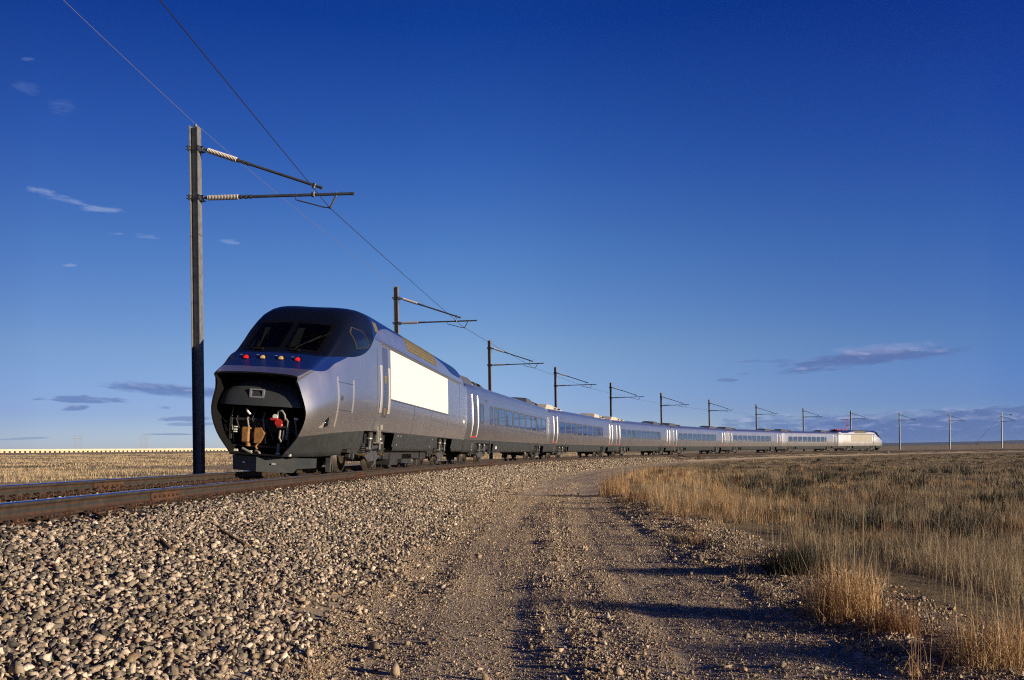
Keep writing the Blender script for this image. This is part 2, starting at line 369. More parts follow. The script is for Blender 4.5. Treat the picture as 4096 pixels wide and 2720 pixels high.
# ---------------------------------------------------------------- stones
def rock_variants(n, npt, seed):
    out = []; r = random.Random(seed)
    for _ in range(n):
        bm = bmesh.new()
        for i in range(npt):
            v = Vector((r.uniform(-1, 1), r.uniform(-1, 1), r.uniform(-1, 1))); v *= r.uniform(.8, 1.15) / max(abs(v.x), abs(v.y), abs(v.z), abs(v.x + v.y) * .62, abs(v.y - v.z) * .62)
            bm.verts.new((v.x * 1.05, v.y * .82, v.z * .66))
        ret = bmesh.ops.convex_hull(bm, input=bm.verts[:])
        bmesh.ops.delete(bm, geom=[g for g in ret['geom_interior'] if isinstance(g, bmesh.types.BMVert)], context='VERTS')
        bmesh.ops.triangulate(bm, faces=bm.faces[:]); bm.verts.index_update()
        out.append((np.array([v.co[:] for v in bm.verts]), np.array([[v.index for v in f.verts] for f in bm.faces]))); bm.free()
    return out
def rand_rot(n):
    q = rng.normal(size=(n, 4)); q /= np.linalg.norm(q, axis=1)[:, None]; w, x, y, z = q.T
    return np.stack([np.stack([1 - 2 * (y * y + z * z), 2 * (x * y - z * w), 2 * (x * z + y * w)], -1), np.stack([2 * (x * y + z * w), 1 - 2 * (x * x + z * z), 2 * (y * z - x * w)], -1), np.stack([2 * (x * z - y * w), 2 * (y * z + x * w), 1 - 2 * (x * x + y * y)], -1)], -2)
def stones(name, groups, m, label, kind='stuff'):
    VV, FF, AA = [], [], []; base = 0
    for P, size, var in groups:
        idx = rng.integers(0, len(var), len(P))
        for k, (rv, rf) in enumerate(var):
            sel = np.where(idx == k)[0]
            if not len(sel): continue
            Rm = rand_rot(len(sel)); sc = size[sel][:, None, None] if size.ndim == 1 else size[sel][:, None, :]
            V = np.einsum('nij,vj->nvi', Rm, rv) * sc + P[sel][:, None, :]
            F = rf[None] + (base + np.arange(len(sel)) * len(rv))[:, None, None]
            VV.append(V.reshape(-1, 3)); FF.append(F.reshape(-1, 3)); AA.append(np.repeat(rng.random(len(sel)), len(rv))); base += len(sel) * len(rv)
    o = mesh_np(name, np.concatenate(VV), np.concatenate(FF), m, attrs={'rnd': np.concatenate(AA)})
    return tag(o, label, None, None, kind)
def stone_mat(name, ramp):
    m, nt, b = newmat(name); b.inputs['Roughness'].default_value = .9; b.inputs['Specular IOR Level'].default_value = .25
    at = nt.new('ShaderNodeAttribute'); at.attribute_name = 'rnd'
    geo = nt.new('ShaderNodeNewGeometry').outputs['Position']
    c = nt.ramp(at.outputs['Fac'], ramp, 'CONSTANT')
    f = nt.noise(geo, 55, 5, .7); c = nt.mix(nt.math('MULTIPLY', nt.smooth(f, .40, .70), .8), c, (.42, .38, .34), 'MULTIPLY')
    nt.link(c, b.inputs['Base Color'])
    bn = nt.new('ShaderNodeBump'); bn.inputs['Strength'].default_value = .5; bn.inputs['Distance'].default_value = .01
    nt.link(nt.noise(geo, 70, 6, .75), bn.inputs['Height']); nt.link(bn.outputs[0], b.inputs['Normal'])
    return m
SR = [(0, (0.249, 0.21, 0.173)), (0.1, (0.416, 0.345, 0.271)), (0.2, (0.582, 0.49, 0.394)), (0.3, (0.28, 0.24, 0.201)), (0.4, (0.478, 0.375, 0.292)), (0.49, (0.135, 0.12, 0.109)), (0.59, (0.686, 0.585, 0.474)), (0.68, (0.353, 0.3, 0.242)), (0.76, (0.088, 0.083, 0.08)), (0.83, (0.312, 0.22, 0.163)), (0.88, (0.81, 0.71, 0.593)), (0.92, (0.197, 0.175, 0.153)), (0.97, (0.301, 0.245, 0.158))]
M_stone = stone_mat('ballast_stone', SR)
M_peb = stone_mat('pebble', [(0, (.34, .265, .19)), (.2, (.48, .38, .275)), (.4, (.60, .49, .37)), (.55, (.30, .25, .20)), (.7, (.52, .40, .28)), (.85, (.72, .63, .51)), (.94, (.40, .27, .19))])
RK_hi, RK_lo, RK_xs = rock_variants(36, 9, 1), rock_variants(14, 8, 2), rock_variants(8, 6, 3)
def scatter(s0, s1, l0, l1, dens, keep=None, mx=.12):
    n = int((s1 - s0) * (l1 - l0) * dens)
    s = rng.uniform(s0, s1, n); l = rng.uniform(l0, l1, n); th = s / RAD; r = RAD - l
    P = np.stack([XC - r * np.cos(th), YC + r * np.sin(th), np.zeros(n)], -1)
    P[:, 2] = ground_z(P[:, 0], P[:, 1]); k = in_view(P, mx)
    if keep is not None: k &= rng.random(n) < keep(s, l, P)
    return P[k], s[k], l[k]
def toe(s, l, P):     # the ballast thins out raggedly on to the road
    e = 4.75 + (fbm(P[:, 0] * 1.1, P[:, 1] * 1.1, 3) - .5) * 1.2
    return np.clip((e - l) / .95, 0, 1) ** 1.5 * .96 + .012 * (l < 5.3)
groups = []
for s0, s1, d, var, sz, l0 in ((-7, 10, 1600, RK_hi, .0218, 1.36), (10, 24, 900, RK_lo, .0255, 1.36), (24, 50, 420, RK_lo, .033, 1.36), (50, 110, 130, RK_xs, .055, 1.3)):
    P, s, l = scatter(s0, s1, l0, 5.6, d, toe)
    size = sz * np.minimum(np.exp(rng.normal(0, .27, len(P))), 1.9); P[:, 2] += rng.uniform(-.4, .95, len(P)) * size + .012
    groups.append((P, size, var))
for s0, s1, d in ((-7, 14, 330), (14, 45, 160), (45, 110, 50)):          # between the ties
    P, s, l = scatter(s0, s1, -1.5, 1.36, d)
    h = -.235 + rng.uniform(-.02, .02, len(P)); P[:, 2] = tpos(s, l, h)[:, 2]
    k = (np.abs(np.abs(l) - GA) > .12); groups.append((P[k], .028 * np.exp(rng.normal(0, .3, k.sum())), RK_lo))
P, s, l = scatter(-7, 60, -4.3, -1.5, 110); groups.append((P, .036 * np.exp(rng.normal(0, .3, len(P))), RK_xs))
stones('ballast_stones', groups, M_stone, 'grey and tan crushed stones covering the ballast slope')
groups = []
def strip(s, l, P):    # stones swept between and beside the wheel tracks
    n = fbm(P[:, 0] * 1.7, P[:, 1] * 1.7, 3)
    w = np.exp(-((l - 6.55) / .28) ** 2) * .9 + np.exp(-((l - 4.7) / .45) ** 2) * 1.1 + np.exp(-((l - 8.4) / .35) ** 2) * .5 + .14 + np.clip((7 - P[:, 1]) / 5, 0, 1) * .25
    w = w * (1 - .35 * np.exp(-((l - 5.65) / .36) ** 2) - .35 * np.exp(-((l - 7.4) / .5) ** 2))
    return np.clip(w * np.clip(n * 2.2 - .45, .05, 1.2), 0, 1)
for s0, s1, d, var, sz in ((-6, 4, 1500, RK_lo, .0085), (4, 14, 700, RK_xs, .011), (14, 34, 230, RK_xs, .016)):
    P, s, l = scatter(s0, s1, 4.4, 9.6, d, strip); size = sz * np.exp(rng.normal(0, .42, len(P))); P[:, 2] += size * .25 + .008; groups.append((P, size, var))
for s0, s1, d, sz in ((-6, 3, 4600, .0045), (3, 9, 2300, .006), (9, 22, 800, .009)):
    P, s, l = scatter(s0, s1, 4.5, 9.0, d, lambda s, l, P: 1 - .2 * np.exp(-((l - 5.65) / .36) ** 2) - .2 * np.exp(-((l - 7.4) / .5) ** 2)); size = sz * np.exp(rng.normal(0, .35, len(P))); P[:, 2] += size * .3 + .008; groups.append((P, size, RK_xs))
P, s, l = scatter(-6, 20, 4.4, 9.3, 16, strip); size = .024 * np.exp(rng.normal(0, .3, len(P))); P[:, 2] += size * .35 + .008; groups.append((P, size, RK_hi))
P, s, l = scatter(-6, 24, 8.15, 9.7, 260); size = .013 * np.minimum(np.exp(rng.normal(0, .45, len(P))), 2.2); P[:, 2] += size * .3; groups.append((P, size, RK_lo))
stones('road_pebbles', groups, M_peb, 'loose pebbles scattered over the gravel road and its verge')
# ---------------------------------------------------------------- grass
def grass_mat(name, ramp, trans=.25):
    m, nt, b = newmat(name); b.inputs['Roughness'].default_value = .6; b.inputs['Specular IOR Level'].default_value = .3
    at = nt.new('ShaderNodeAttribute'); at.attribute_name = 'rnd'
    c = nt.ramp(at.outputs['Fac'], ramp); nt.link(c, b.inputs['Base Color'])
    tr = nt.new('ShaderNodeBsdfTranslucent'); nt.link(c, tr.inputs[0]); mx = nt.new('ShaderNodeMixShader'); mx.inputs[0].default_value = trans
    nt.link(b.outputs[0], mx.inputs[1]); nt.link(tr.outputs[0], mx.inputs[2])
    nt.link(mx.outputs[0], nt.n['Material Output'].inputs[0]); return m
GOLD = [(0, (.27, .155, .07)), (.25, (.42, .255, .12)), (.5, (.56, .365, .18)), (.75, (.64, .46, .26)), (1, (.46, .36, .22))]
DULL = [(0, (.22, .16, .10)), (.3, (.33, .25, .155)), (.6, (.43, .335, .21)), (.85, (.36, .295, .20)), (1, (.21, .175, .12))]
RUST = [(0, (.16, .075, .038)), (.5, (.27, .14, .07)), (1, (.38, .24, .12))]
SAGE = [(0, (.026, .026, .018)), (.5, (.05, .048, .034)), (1, (.095, .085, .06))]
M_straw = grass_mat('straw_grass', [(0, (.36, .27, .15)), (.4, (.56, .43, .26)), (.8, (.66, .53, .34)), (1, (.40, .33, .21))], .2)
M_gold, M_dull, M_rust, M_sage = grass_mat('golden_grass', GOLD), grass_mat('dull_grass', DULL), grass_mat('russet_grass', RUST), grass_mat('sagebrush_leaf', SAGE, .1)
def blades(P, H, Wd, lean, seg=3, droop=.35):
    """curved tapering blades rooted at P"""
    n = len(P); a = rng.uniform(0, 2 * math.pi, n); d = np.stack([np.cos(a), np.sin(a), np.zeros(n)], -1)
    f = rng.uniform(0, math.pi, n); w = np.stack([np.cos(f), np.sin(f), np.zeros(n)], -1)
    ln = np.abs(rng.normal(0, lean, n)); vs = []
    for i in range(seg):
        t = i / seg; c = P + np.stack([0 * a, 0 * a, H * t * (1 - droop * ln * t)], -1) + d * (H * ln * (t ** 1.6))[:, None]
        ww = (Wd * (1 - t * .8) / 2)[:, None] * w; vs += [c - ww, c + ww]
    t = 1; vs.append(P + np.stack([0 * a, 0 * a, H * (1 - droop * ln)], -1) + d * (H * ln)[:, None])
    k = 2 * seg + 1; V = np.stack(vs, 1).reshape(-1, 3); b0 = (np.arange(n) * k)[:, None]
    Q = np.concatenate([b0 + np.array([2 * i, 2 * i + 1, 2 * i + 3, 2 * i + 2])[None] for i in range(seg - 1)]) if seg > 1 else np.zeros((0, 4), int)
    T = b0 + np.array([2 * seg - 2, 2 * seg - 1, 2 * seg])[None]
    return V, Q, T, k
def grass_obj(name, sets, m, label, kind='stuff', cat=None, parent=None):
    VV, QQ, TT, AA = [], [], [], []; base = 0
    for (V, Q, T, k), c in sets:
        VV.append(V); QQ.append(Q + base); TT.append(T + base); AA.append(np.repeat(c, k)); base += len(V)
    Q = np.concatenate(QQ); T = np.concatenate(TT)
    o = mesh_np(name, np.concatenate(VV), [f for f in (Q, T) if len(f)], m, attrs={'rnd': np.concatenate(AA)}, parent=parent)
    if label: tag(o, label, cat, None, kind)
    return o
def tufts(s0, s1, l0, l1, dens, per, spread, keep=None, mx=.1):
    P, s, l = scatter(s0, s1, l0, l1, dens, keep, mx)
    Q = np.repeat(P, per, 0); off = rng.normal(0, spread, (len(Q), 2)); Q[:, :2] += off
    tone = np.clip(np.repeat(rng.random(len(P)), per) * .82 + rng.random(len(Q)) * .18, 0, 1)
    Q[:, 2] = ground_z(Q[:, 0], Q[:, 1]) - .01
    return Q, tone, np.repeat(s, per), np.repeat(l, per), np.repeat(rng.lognormal(0, .36, len(P)), per)
def edge(l, P, e0=8.75, j=1.3): return l > e0 + 1.15 * np.clip((19 - P[:, 1]) / 6, 0, 1) + (fbm(P[:, 0] * .7 + 3, P[:, 1] * .7, 3) - .5) * j
def gn(P): return fbm(P[:, 0] * .16 + 40, P[:, 1] * .16 + 9, 4)
def bend(s, l, P): return np.exp(-((l - 9.5) / 5.5) ** 2) * np.clip((P[:, 1] - 12) / 8, 0, 1) * np.clip((75 - P[:, 1]) / 25, 0, 1)
def kg(s, l, P):          # golden bunch grass: strong along the road's far verge and in patches
    n = gn(P); return np.clip(np.clip((n - .54) * 8, .02, .7) + bend(s, l, P) * np.clip((fbm(P[:, 0] * .9, P[:, 1] * .9, 3) - .44) * 7, .03, 1) * .75, 0, 1) * edge(l, P)
def kd(s, l, P): return np.clip(.25 + (fbm(P[:, 0] * .45 + 5, P[:, 1] * .45, 4) - .38) * 4, .05, 1) * edge(l, P, 9.3)
def ks(s, l, P): return np.clip((fbm(P[:, 0] * .42, P[:, 1] * .42 + 70, 4) - .53) * 10, 0, 1) * edge(l, P, 10.2)
def kr(s, l, P): return np.clip((fbm(P[:, 0] * .5 + 11, P[:, 1] * .5, 3) - .5) * 8, 0, 1) * edge(l, P, 8.7)
sets_g, sets_d, sets_s, sets_r, sets_p = [], [], [], [], []
for s0, s1, l1, dg, dd, ds, per, w, hs, sg in ((-7, 8, 16, 20, 85, 5, 14, .0052, 1.0, 3), (8, 26, 34, 11, 32, 3.2, 13, .0085, 1.0, 2), (26, 70, 75, 4.0, 6, 1.1, 10, .016, 1., 2), (70, 165, 130, 1.2, 1.8, .2, 9, .028, .62, 1), (165, 330, 150, .5, .7, .08, 8, .05, .5, 1)):
    Q, c, s, l, hv = tufts(s0, s1, 8.2, l1, dg * .55, per * 2, .05 + w * 1.5, kg); near = .42 + .50 * bend(s, l, Q); H = rng.uniform(.26, .50, len(Q)) * hv * hs * near; B_ = bend(s, l, Q); gm = np.repeat(rng.random(len(Q) // (per * 2)), per * 2) < .30 + .75 * B_; sets_g.append((blades(Q[gm], H[gm], np.full(gm.sum(), w), .22, sg), c[gm])); g2 = ~gm; sets_d.append((blades(Q[g2], H[g2], np.full(g2.sum(), w), .28, sg), c[g2]))
    Q, c, s, l, hv = tufts(s0, s1, 8.2, l1, dd * .5, per * 2, .10 + w * 3, kd); H = rng.uniform(.08, .28, len(Q)) * hv * hs; sets_d.append((blades(Q, H, np.full(len(Q), w * 1.1), .55, sg), c))
    Q, c, s, l, hv = tufts(s0, s1, 8.6, l1, ds, per * 5, .17, ks); H = rng.uniform(.12, .40, len(Q)) * hv * hs; sets_s.append((blades(Q, H, np.full(len(Q), w * 2.2), .6, min(sg, 2)), c))
    if s0 < 60:
        Q, c, s, l, hv = tufts(s0, s1, 8.2, min(l1, 24), dg * .9, per, .05, kr); H = rng.uniform(.10, .28, len(Q)) * hv; sets_r.append((blades(Q, H, np.full(len(Q), w), .6, sg), c))
# tall thin stems standing over the near field
Q, c, s, l, hv = tufts(-6, 16, 9.2, 17, 15, 5, .05, lambda s, l, P: np.clip((fbm(P[:, 0] * .5, P[:, 1] * .5 + 20, 3) - .42) * 6, 0, 1)); H = rng.uniform(.22, .52, len(Q)) * hv
sets_d.append((blades(Q, H, np.full(len(Q), .0042), .16, 3, .1), c))
# sparse growth on the bare verge
Q, c, s, l, hv = tufts(-6, 30, 8.25, 10.2, 2.2, 18, .05); H = rng.uniform(.05, .2, len(Q)) * hv; sets_d.append((blades(Q, H, np.full(len(Q), .005), .5, 3), c))
Q, c, s, l, hv = tufts(-6, 30, 8.3, 10.2, .7, 26, .06); H = rng.uniform(.10, .34, len(Q)) * hv; sets_r.append((blades(Q, H, np.full(len(Q), .005), .5, 3), c))
# prairie outside the curve, behind the track
def kp(s, l, P): return np.clip(1.25 - (fbm(P[:, 0] * .12, P[:, 1] * .12, 3) - .45) * 5, .15, 1)
def kb(s, l, P): return np.clip((fbm(P[:, 0] * .12, P[:, 1] * .12, 3) - .5) * 8, 0, 1)
for s0, s1, l0, l1, d, w, spr in ((-30, 30, -60, -24, 4, .022, .35), (2, 90, -110, -45, 1.1, .045, .7), (0, 260, -300, -80, .34, .10, 1.4)):
    Q, c, s, l, hv = tufts(s0, s1, l0, l1, d, 12, spr, kp); H = rng.uniform(.14, .34, len(Q)) * hv; sets_p.append((blades(Q, H, np.full(len(Q), w), .35, 1), c))
    Q, c, s, l, hv = tufts(s0, s1, l0, l1, d * .3, 16, .35, kb); H = rng.uniform(.14, .42, len(Q)) * hv; sets_s.append((blades(Q, H, np.full(len(Q), w * .8), .4, 1), c))
grass_obj('golden_grass', sets_g, M_gold, 'tall golden bunch grass over the prairie')
grass_obj('straw_grass', sets_p, M_straw, 'pale straw grass on the prairie beyond the track')
grass_obj('dull_grass', sets_d, M_dull, 'short dull grey brown prairie grass')
grass_obj('dark_brush', sets_s, M_sage, 'dark low sage brush in patches among the grass')
grass_obj('russet_grass', sets_r, M_rust, 'curled russet dead grass along the road verge')
# single plants one can point to
def tussock(name, x, y, n, h, spread, m, label, cat, w=.005, lean=.5, stems=0):
    z = float(ground_z(np.array([x]), np.array([y]))[0])
    P = np.zeros((n, 3)); P[:, :2] = np.clip(rng.normal(0, 1, (n, 2)), -1.7, 1.7) * spread; H = rng.uniform(.45, 1, n) * h
    P[:, 2] = ground_z(P[:, 0] + x, P[:, 1] + y) - z - .01
    sets = [(blades(P, H, np.full(n, w), lean, 4, .5), rng.random(n))]
    if stems:
        P2 = P[:stems].copy(); sets.append((blades(P2, rng.uniform(1.1, 1.9, stems) * h, np.full(stems, .0045), .2, 4, .1), rng.uniform(.6, 1, stems)))
    o = grass_obj(name, sets, m, label, None, cat); o.location = (x, y, z); return o
tussock('grass_tussock', 2.62, 6.80, 800, .56, .15, M_gold, 'large golden tussock of curled dry blades with tall stems on the verge', 'grass tussock', .0062, .55, 16)
tussock('grass_tussock', 2.74, 6.20, 380, .36, .11, M_rust, 'small russet tussock on the near side of the large stemmed tussock', 'grass tussock', .0055, .6, 6)
tussock('grass_tussock', 2.93, 5.25, 700, .44, .16, M_gold, 'drooping tussock in the bottom right corner of the verge', 'grass tussock', .0050, .85, 8)
tussock('grass_tussock', 3.2, 27.0, 520, .95, .26, M_gold, 'tall upright golden clump at the inner edge of the road bend', 'grass tussock', .009, .18, 0)
tussock('grass_tussock', 3.35, 23.0, 300, .5, .3, M_rust, 'russet clump beside the tall golden clump at the road bend', 'grass tussock', .008, .4, 0)
tussock('sagebrush', 3.05, 9.2, 1400, .40, .17, M_sage, 'dark green sagebrush behind the large stemmed tussock', 'shrub', .006, .5, 0)
tussock('sagebrush', 5.2, 14.2, 700, .36, .2, M_sage, 'near black round bush in the grass right of the verge', 'shrub', .009, .5, 0)
tussock('grass_tussock', -1.05, 22.6, 60, .42, .07, M_dull, 'lone grey tuft growing out of the ballast toe', 'grass tussock', .008, .3, 0)
tussock('weed', -1.30, 5.3, 46, .22, .08, M_gold, 'sprawling straw coloured weed in the near ballast', 'weed', .003, .9, 0)
tussock('weed', -1.72, 7.3, 40, .16, .07, M_dull, 'withered grey weed further up the ballast slope', 'weed', .003, .9, 0)
tussock('weed', -.62, 6.1, 40, .10, .08, M_sage, 'tiny green weed at the toe of the ballast', 'weed', .004, .9, 0)
# ---------------------------------------------------------------- railway track
def cant_matrix(s, lat=0., h=0.):
    """frame on the canted track: x = lateral to the inside, y = along the track, z = square to the rails"""
    o = Vector(tpos(s, lat, h)); t, n = tframe(s); lv = n * math.cos(CANT) + Vector((0, 0, -math.sin(CANT))); up = n * math.sin(CANT) + Vector((0, 0, math.cos(CANT)))
    return Matrix(((lv.x, t.x, up.x, o.x), (lv.y, t.y, up.y, o.y), (lv.z, t.z, up.z, o.z), (0, 0, 0, 1)))
def rust_mat(name, a, b_, c_, rough=.8):
    m, nt, b = newmat(name); geo = nt.new('ShaderNodeNewGeometry').outputs['Position']
    f = nt.noise(geo, 6, 6, .7); g = nt.noise(geo, 45, 4, .7)
    nt.link(nt.mix(nt.math('MULTIPLY', nt.smooth(g, .4, .7), .6), nt.ramp(f, [(.35, a), (.55, b_), (.7, c_)]), a), b.inputs['Base Color']); b.inputs['Roughness'].default_value = rough
    b.inputs['Specular IOR Level'].default_value = .3
    bn = nt.new('ShaderNodeBump'); bn.inputs['Strength'].default_value = .4; bn.inputs['Distance'].default_value = .004; nt.link(g, bn.inputs['Height']); nt.link(bn.outputs[0], b.inputs['Normal']); return m
M_railtop = mat('polished_rail', (.62, .62, .64), .22, 1.0, noise=.12, nscale=3)
M_railhead = rust_mat('rail_head_side', (.035, .028, .024), (.06, .046, .036), (.085, .065, .05), .5)
M_railweb = rust_mat('rust_brown', (.042, .026, .019), (.070, .041, .028), (.105, .058, .036))
M_railband = rust_mat('rail_scale_grey', (.032, .032, .030), (.046, .046, .042), (.065, .052, .042), .5)
M_rust = rust_mat('rusted_iron', (.07, .034, .02), (.12, .056, .03), (.17, .08, .04)) if False else rust_mat('rusted_iron', (.055, .03, .02), (.10, .05, .03), (.15, .075, .042))
M_tie = rust_mat('creosoted_wood', (.035, .026, .02), (.07, .05, .036), (.115, .085, .06), .9)
track = tag(empty('railway_track'), 'single rusty rail track curving under the train on wooden ties', 'railway track')
PROF = [(-.076, -.186), (.076, -.186), (.076, -.174), (.035, -.160), (.012, -.146), (.0088, -.120), (.0088, -.085), (.0088, -.062), (.017, -.048), (.034, -.040), (.037, -.030), (.036, -.008), (.029, 0), (-.029, 0), (-.036, -.008), (-.037, -.030), (-.034, -.040), (-.017, -.048), (-.0088, -.062), (-.0088, -.085), (-.0088, -.120), (-.012, -.146), (-.035, -.160), (-.076, -.174)]
PM = [2, 2, 2, 2, 2, 3, 2, 1, 1, 1, 1, 0, 0, 0, 1, 1, 1, 1, 2, 3, 2, 2, 2, 2]
RS = np.unique(np.concatenate([np.arange(-20, 60, 1.), np.arange(60, 332, 2.5)]))
for lat0 in (GA, -GA):
    P = np.array(PROF); k = len(P)
    V = tpos(RS[:, None], lat0 + P[None, :, 0], P[None, :, 1]).reshape(-1, 3); i = np.arange(len(RS) - 1)[:, None] * k; j = np.arange(k)[None]
    F = np.stack([i + j, i + (j + 1) % k, i + k + (j + 1) % k, i + k + j], -1).reshape(-1, 4)
    mesh_np('rail', V, F, [M_railtop, M_railhead, M_railweb, M_railband], track, matidx=np.tile(PM, len(RS) - 1))
def tie_mb(full=True):
    mb = MB(); mb.box((0, 0, -.204 - .09), (2.6, .23, .18), 0, bev=.012 if full else 0)
    for sd in (-1, 1):
        c = sd * GA
        mb.box((c, 0, -.195), (.36, .19, .018), 1)
        if full:
            for dx in (-.105, .105):
                for dy in (-.05, .05): mb.box((c + dx, dy, -.172), (.035, .03, .035), 1)
            g = -sd
            for dy in (-.155, .155):
                mb.tube([(c + g * .05, dy, -.205), (c + g * .10, dy, -.20), (c + g * .125, dy, -.17), (c + g * .118, dy, -.138), (c + g * .09, dy, -.124), (c + g * .055, dy, -.135)], .0125, 2, 6)
                mb.box((c - g * .085, dy, -.185), (.03, .03, .05), 2)
    return mb
M_clip = mat('dark_iron', (.04, .03, .025), .6, noise=.4, nscale=20)
tie0 = tie_mb().build('tie', [M_tie, M_rust, M_clip], track)
TS = [-9 + .53 * i + random.uniform(-.02, .02) for i in range(640)]
for i, s in enumerate(TS[:100]):
    o = tie0 if i == 0 else tie0.copy()
    if i: COL.objects.link(o)
    o.parent = track; o.matrix_world = cant_matrix(s, random.uniform(-.04, .04)) @ Matrix.Rotation(random.uniform(-.012, .012), 4, 'Z')
tv, tf, tm = [], [], []; tb = tie_mb(False)
base = np.array([tuple(v) for v in tb.v])
for i, s in enumerate(TS[100:]):
    Mx = np.array(cant_matrix(s)); tv.append(base @ Mx[:3, :3].T + Mx[:3, 3]); tf.append(np.array(tb.f) + i * len(base)); tm += tb.m
o = mesh_np('far_tie', np.concatenate(tv), np.concatenate(tf), [M_tie, M_rust], track, matidx=tm); tag(o, 'far run of ties under the distant track', kind='stuff')
def joint_mb():
    mb = MB()
    for sd in (-1, 1):
        mb.prism([(sd * .012, -.15), (sd * .012, -.055), (sd * .032, -.052), (sd * .030, -.085), (sd * .030, -.125), (sd * .044, -.148), (sd * .05, -.166), (sd * .04, -.162)], 'y', -.48, .48)
        for y in (-.38, -.23, -.08, .08, .23, .38):
            mb.cyl((sd * .028, y, -.105), (sd * .056, y, -.105), .019, 0, 6); mb.cyl((sd * .05, y, -.105), (sd * (.085 if (y * 100) % 2 > 1 else .066), y, -.105), .011, 0, 6)
    mb.box((0, .0, -.02), (.076, .006, .05), 0)
    return mb
j0 = joint_mb().build('joint_bar', M_rust, track); first = True
for lat0, s0 in ((GA, 5.95), (-GA, 7.25)):
    for i in range(6):
        for ds in ((0,) if i % 1 else (0,)):
            o = j0 if first else j0.copy()
            if not first: COL.objects.link(o)
            first = False; o.parent = track; o.matrix_world = cant_matrix(s0 + 12.65 * i - 0.0, lat0)
# ---------------------------------------------------------------- the train
def pchip(x, y, xq):
    x = np.asarray(x, float); y = np.asarray(y, float); h = np.diff(x); d = np.diff(y) / h; m = np.zeros_like(y)
    for i in range(1, len(x) - 1):
        if d[i - 1] * d[i] > 0: w1 = 2 * h[i] + h[i - 1]; w2 = h[i] + 2 * h[i - 1]; m[i] = (w1 + w2) / (w1 / d[i - 1] + w2 / d[i])
    m[0], m[-1] = d[0], d[-1]; xq = np.clip(np.asarray(xq, float), x[0], x[-1]); k = np.clip(np.searchsorted(x, xq) - 1, 0, len(h) - 1)
    t = (xq - x[k]) / h[k]
    return (1 + 2 * t) * (1 - t) ** 2 * y[k] + t * (1 - t) ** 2 * h[k] * m[k] + t * t * (3 - 2 * t) * y[k + 1] + t * t * (t - 1) * h[k] * m[k + 1]
def silver_mat(name, col, rough, metal=.9):
    m, nt, b = newmat(name); tc = nt.new('ShaderNodeTexCoord').outputs['Object']
    mp = nt.new('ShaderNodeMapping'); mp.inputs['Scale'].default_value = (1, 1, .12); nt.link(tc, mp.inputs[0])
    f = nt.noise(mp.outputs[0], 5, 5, .65); g = nt.noise(tc, .8, 3, .5)
    c = nt.mix(nt.math('MULTIPLY', nt.smooth(f, .4, .7), .34), col, tuple(k * .72 for k in col)); nt.link(c, b.inputs['Base Color'])
    b.inputs['Metallic'].default_value = metal; nt.link(nt.math('MULTIPLY_ADD', f, .12, nt.math('MULTIPLY_ADD', g, .08, rough - .1)), b.inputs['Roughness'])
    return m, nt, b, c, tc
SILV = (.56, .57, .62)
M_silver = silver_mat('brushed_silver', (.54, .54, .56), .39, 1.0)[0]; M_silver.node_tree.nodes['Principled BSDF'].inputs['Coat Weight'].default_value = .5; M_silver.node_tree.nodes['Principled BSDF'].inputs['Coat Roughness'].default_value = .1
M_door = silver_mat('door_silver', (.40, .41, .46), .40, 1.0)[0]
M_bright = mat('bright_steel', (.60, .59, .58), .32, .65)
M_skirt = mat('skirt_grey', (.044, .051, .057), .5, .25, noise=.25, nscale=3)
M_black = mat('cavity_black', (.006, .006, .007), .8, spec=.2)
M_dark = mat('underframe_dark', (.028, .028, .03), .65, noise=.4, nscale=6)
M_iron = mat('bogie_grey', (.085, .09, .10), .5, .3, noise=.35, nscale=5)
M_wheel = mat('wheel_steel', (.085, .07, .06), .5, .5, noise=.3, nscale=4)
M_cream = mat('cream_panel', (.88, .86, .78), .45, noise=.03, nscale=1.5)
M_seam = mat('seam_dark', (.05, .05, .06), .6)
M_rub = mat('rubber_black', (.008, .008, .009), .95, spec=.08)
M_rub2 = mat('glazing_rubber', (.004, .004, .005), .45, spec=.25)
M_red = mat('signal_red_paint', (.50, .03, .025), .45)
M_glassd = mat('dark_glass', (.006, .008, .013), .06, spec=.6)
M_olive = mat('olive_grille', (.14, .12, .07), .7, noise=.3, nscale=8)
M_hoodg = mat('dark_roof_grey', (.12, .125, .14), .5, .2, noise=.2, nscale=4)
M_hoodc = mat('cream_roof_paint', (.62, .58, .49), .55, noise=.1, nscale=4)
M_amber = mat('lamp_amber_glint', (.75, .50, .22), .2, .3, emit=(1, .62, .28), estr=.16)  # faint glow stands in for sun reflected in the headlight lenses
M_redl = mat('lamp_red', (.75, .015, .03), .2, emit=(1, .02, .04), estr=.35)
M_orange = mat('coupler_orange', (.30, .15, .05), .6, noise=.3, nscale=10)
M_white = mat('white_plate', (.8, .8, .78), .5)
M_shroud = mat('shroud_grey_green', (.05, .058, .063), .35, noise=.15, nscale=3)
M_inter = mat('coach_lining', (.32, .30, .27), .8)
M_hose = mat('grey_hose', (.30, .29, .26), .6)
M_brass = mat('brass_fitting', (.42, .32, .12), .4, .7)
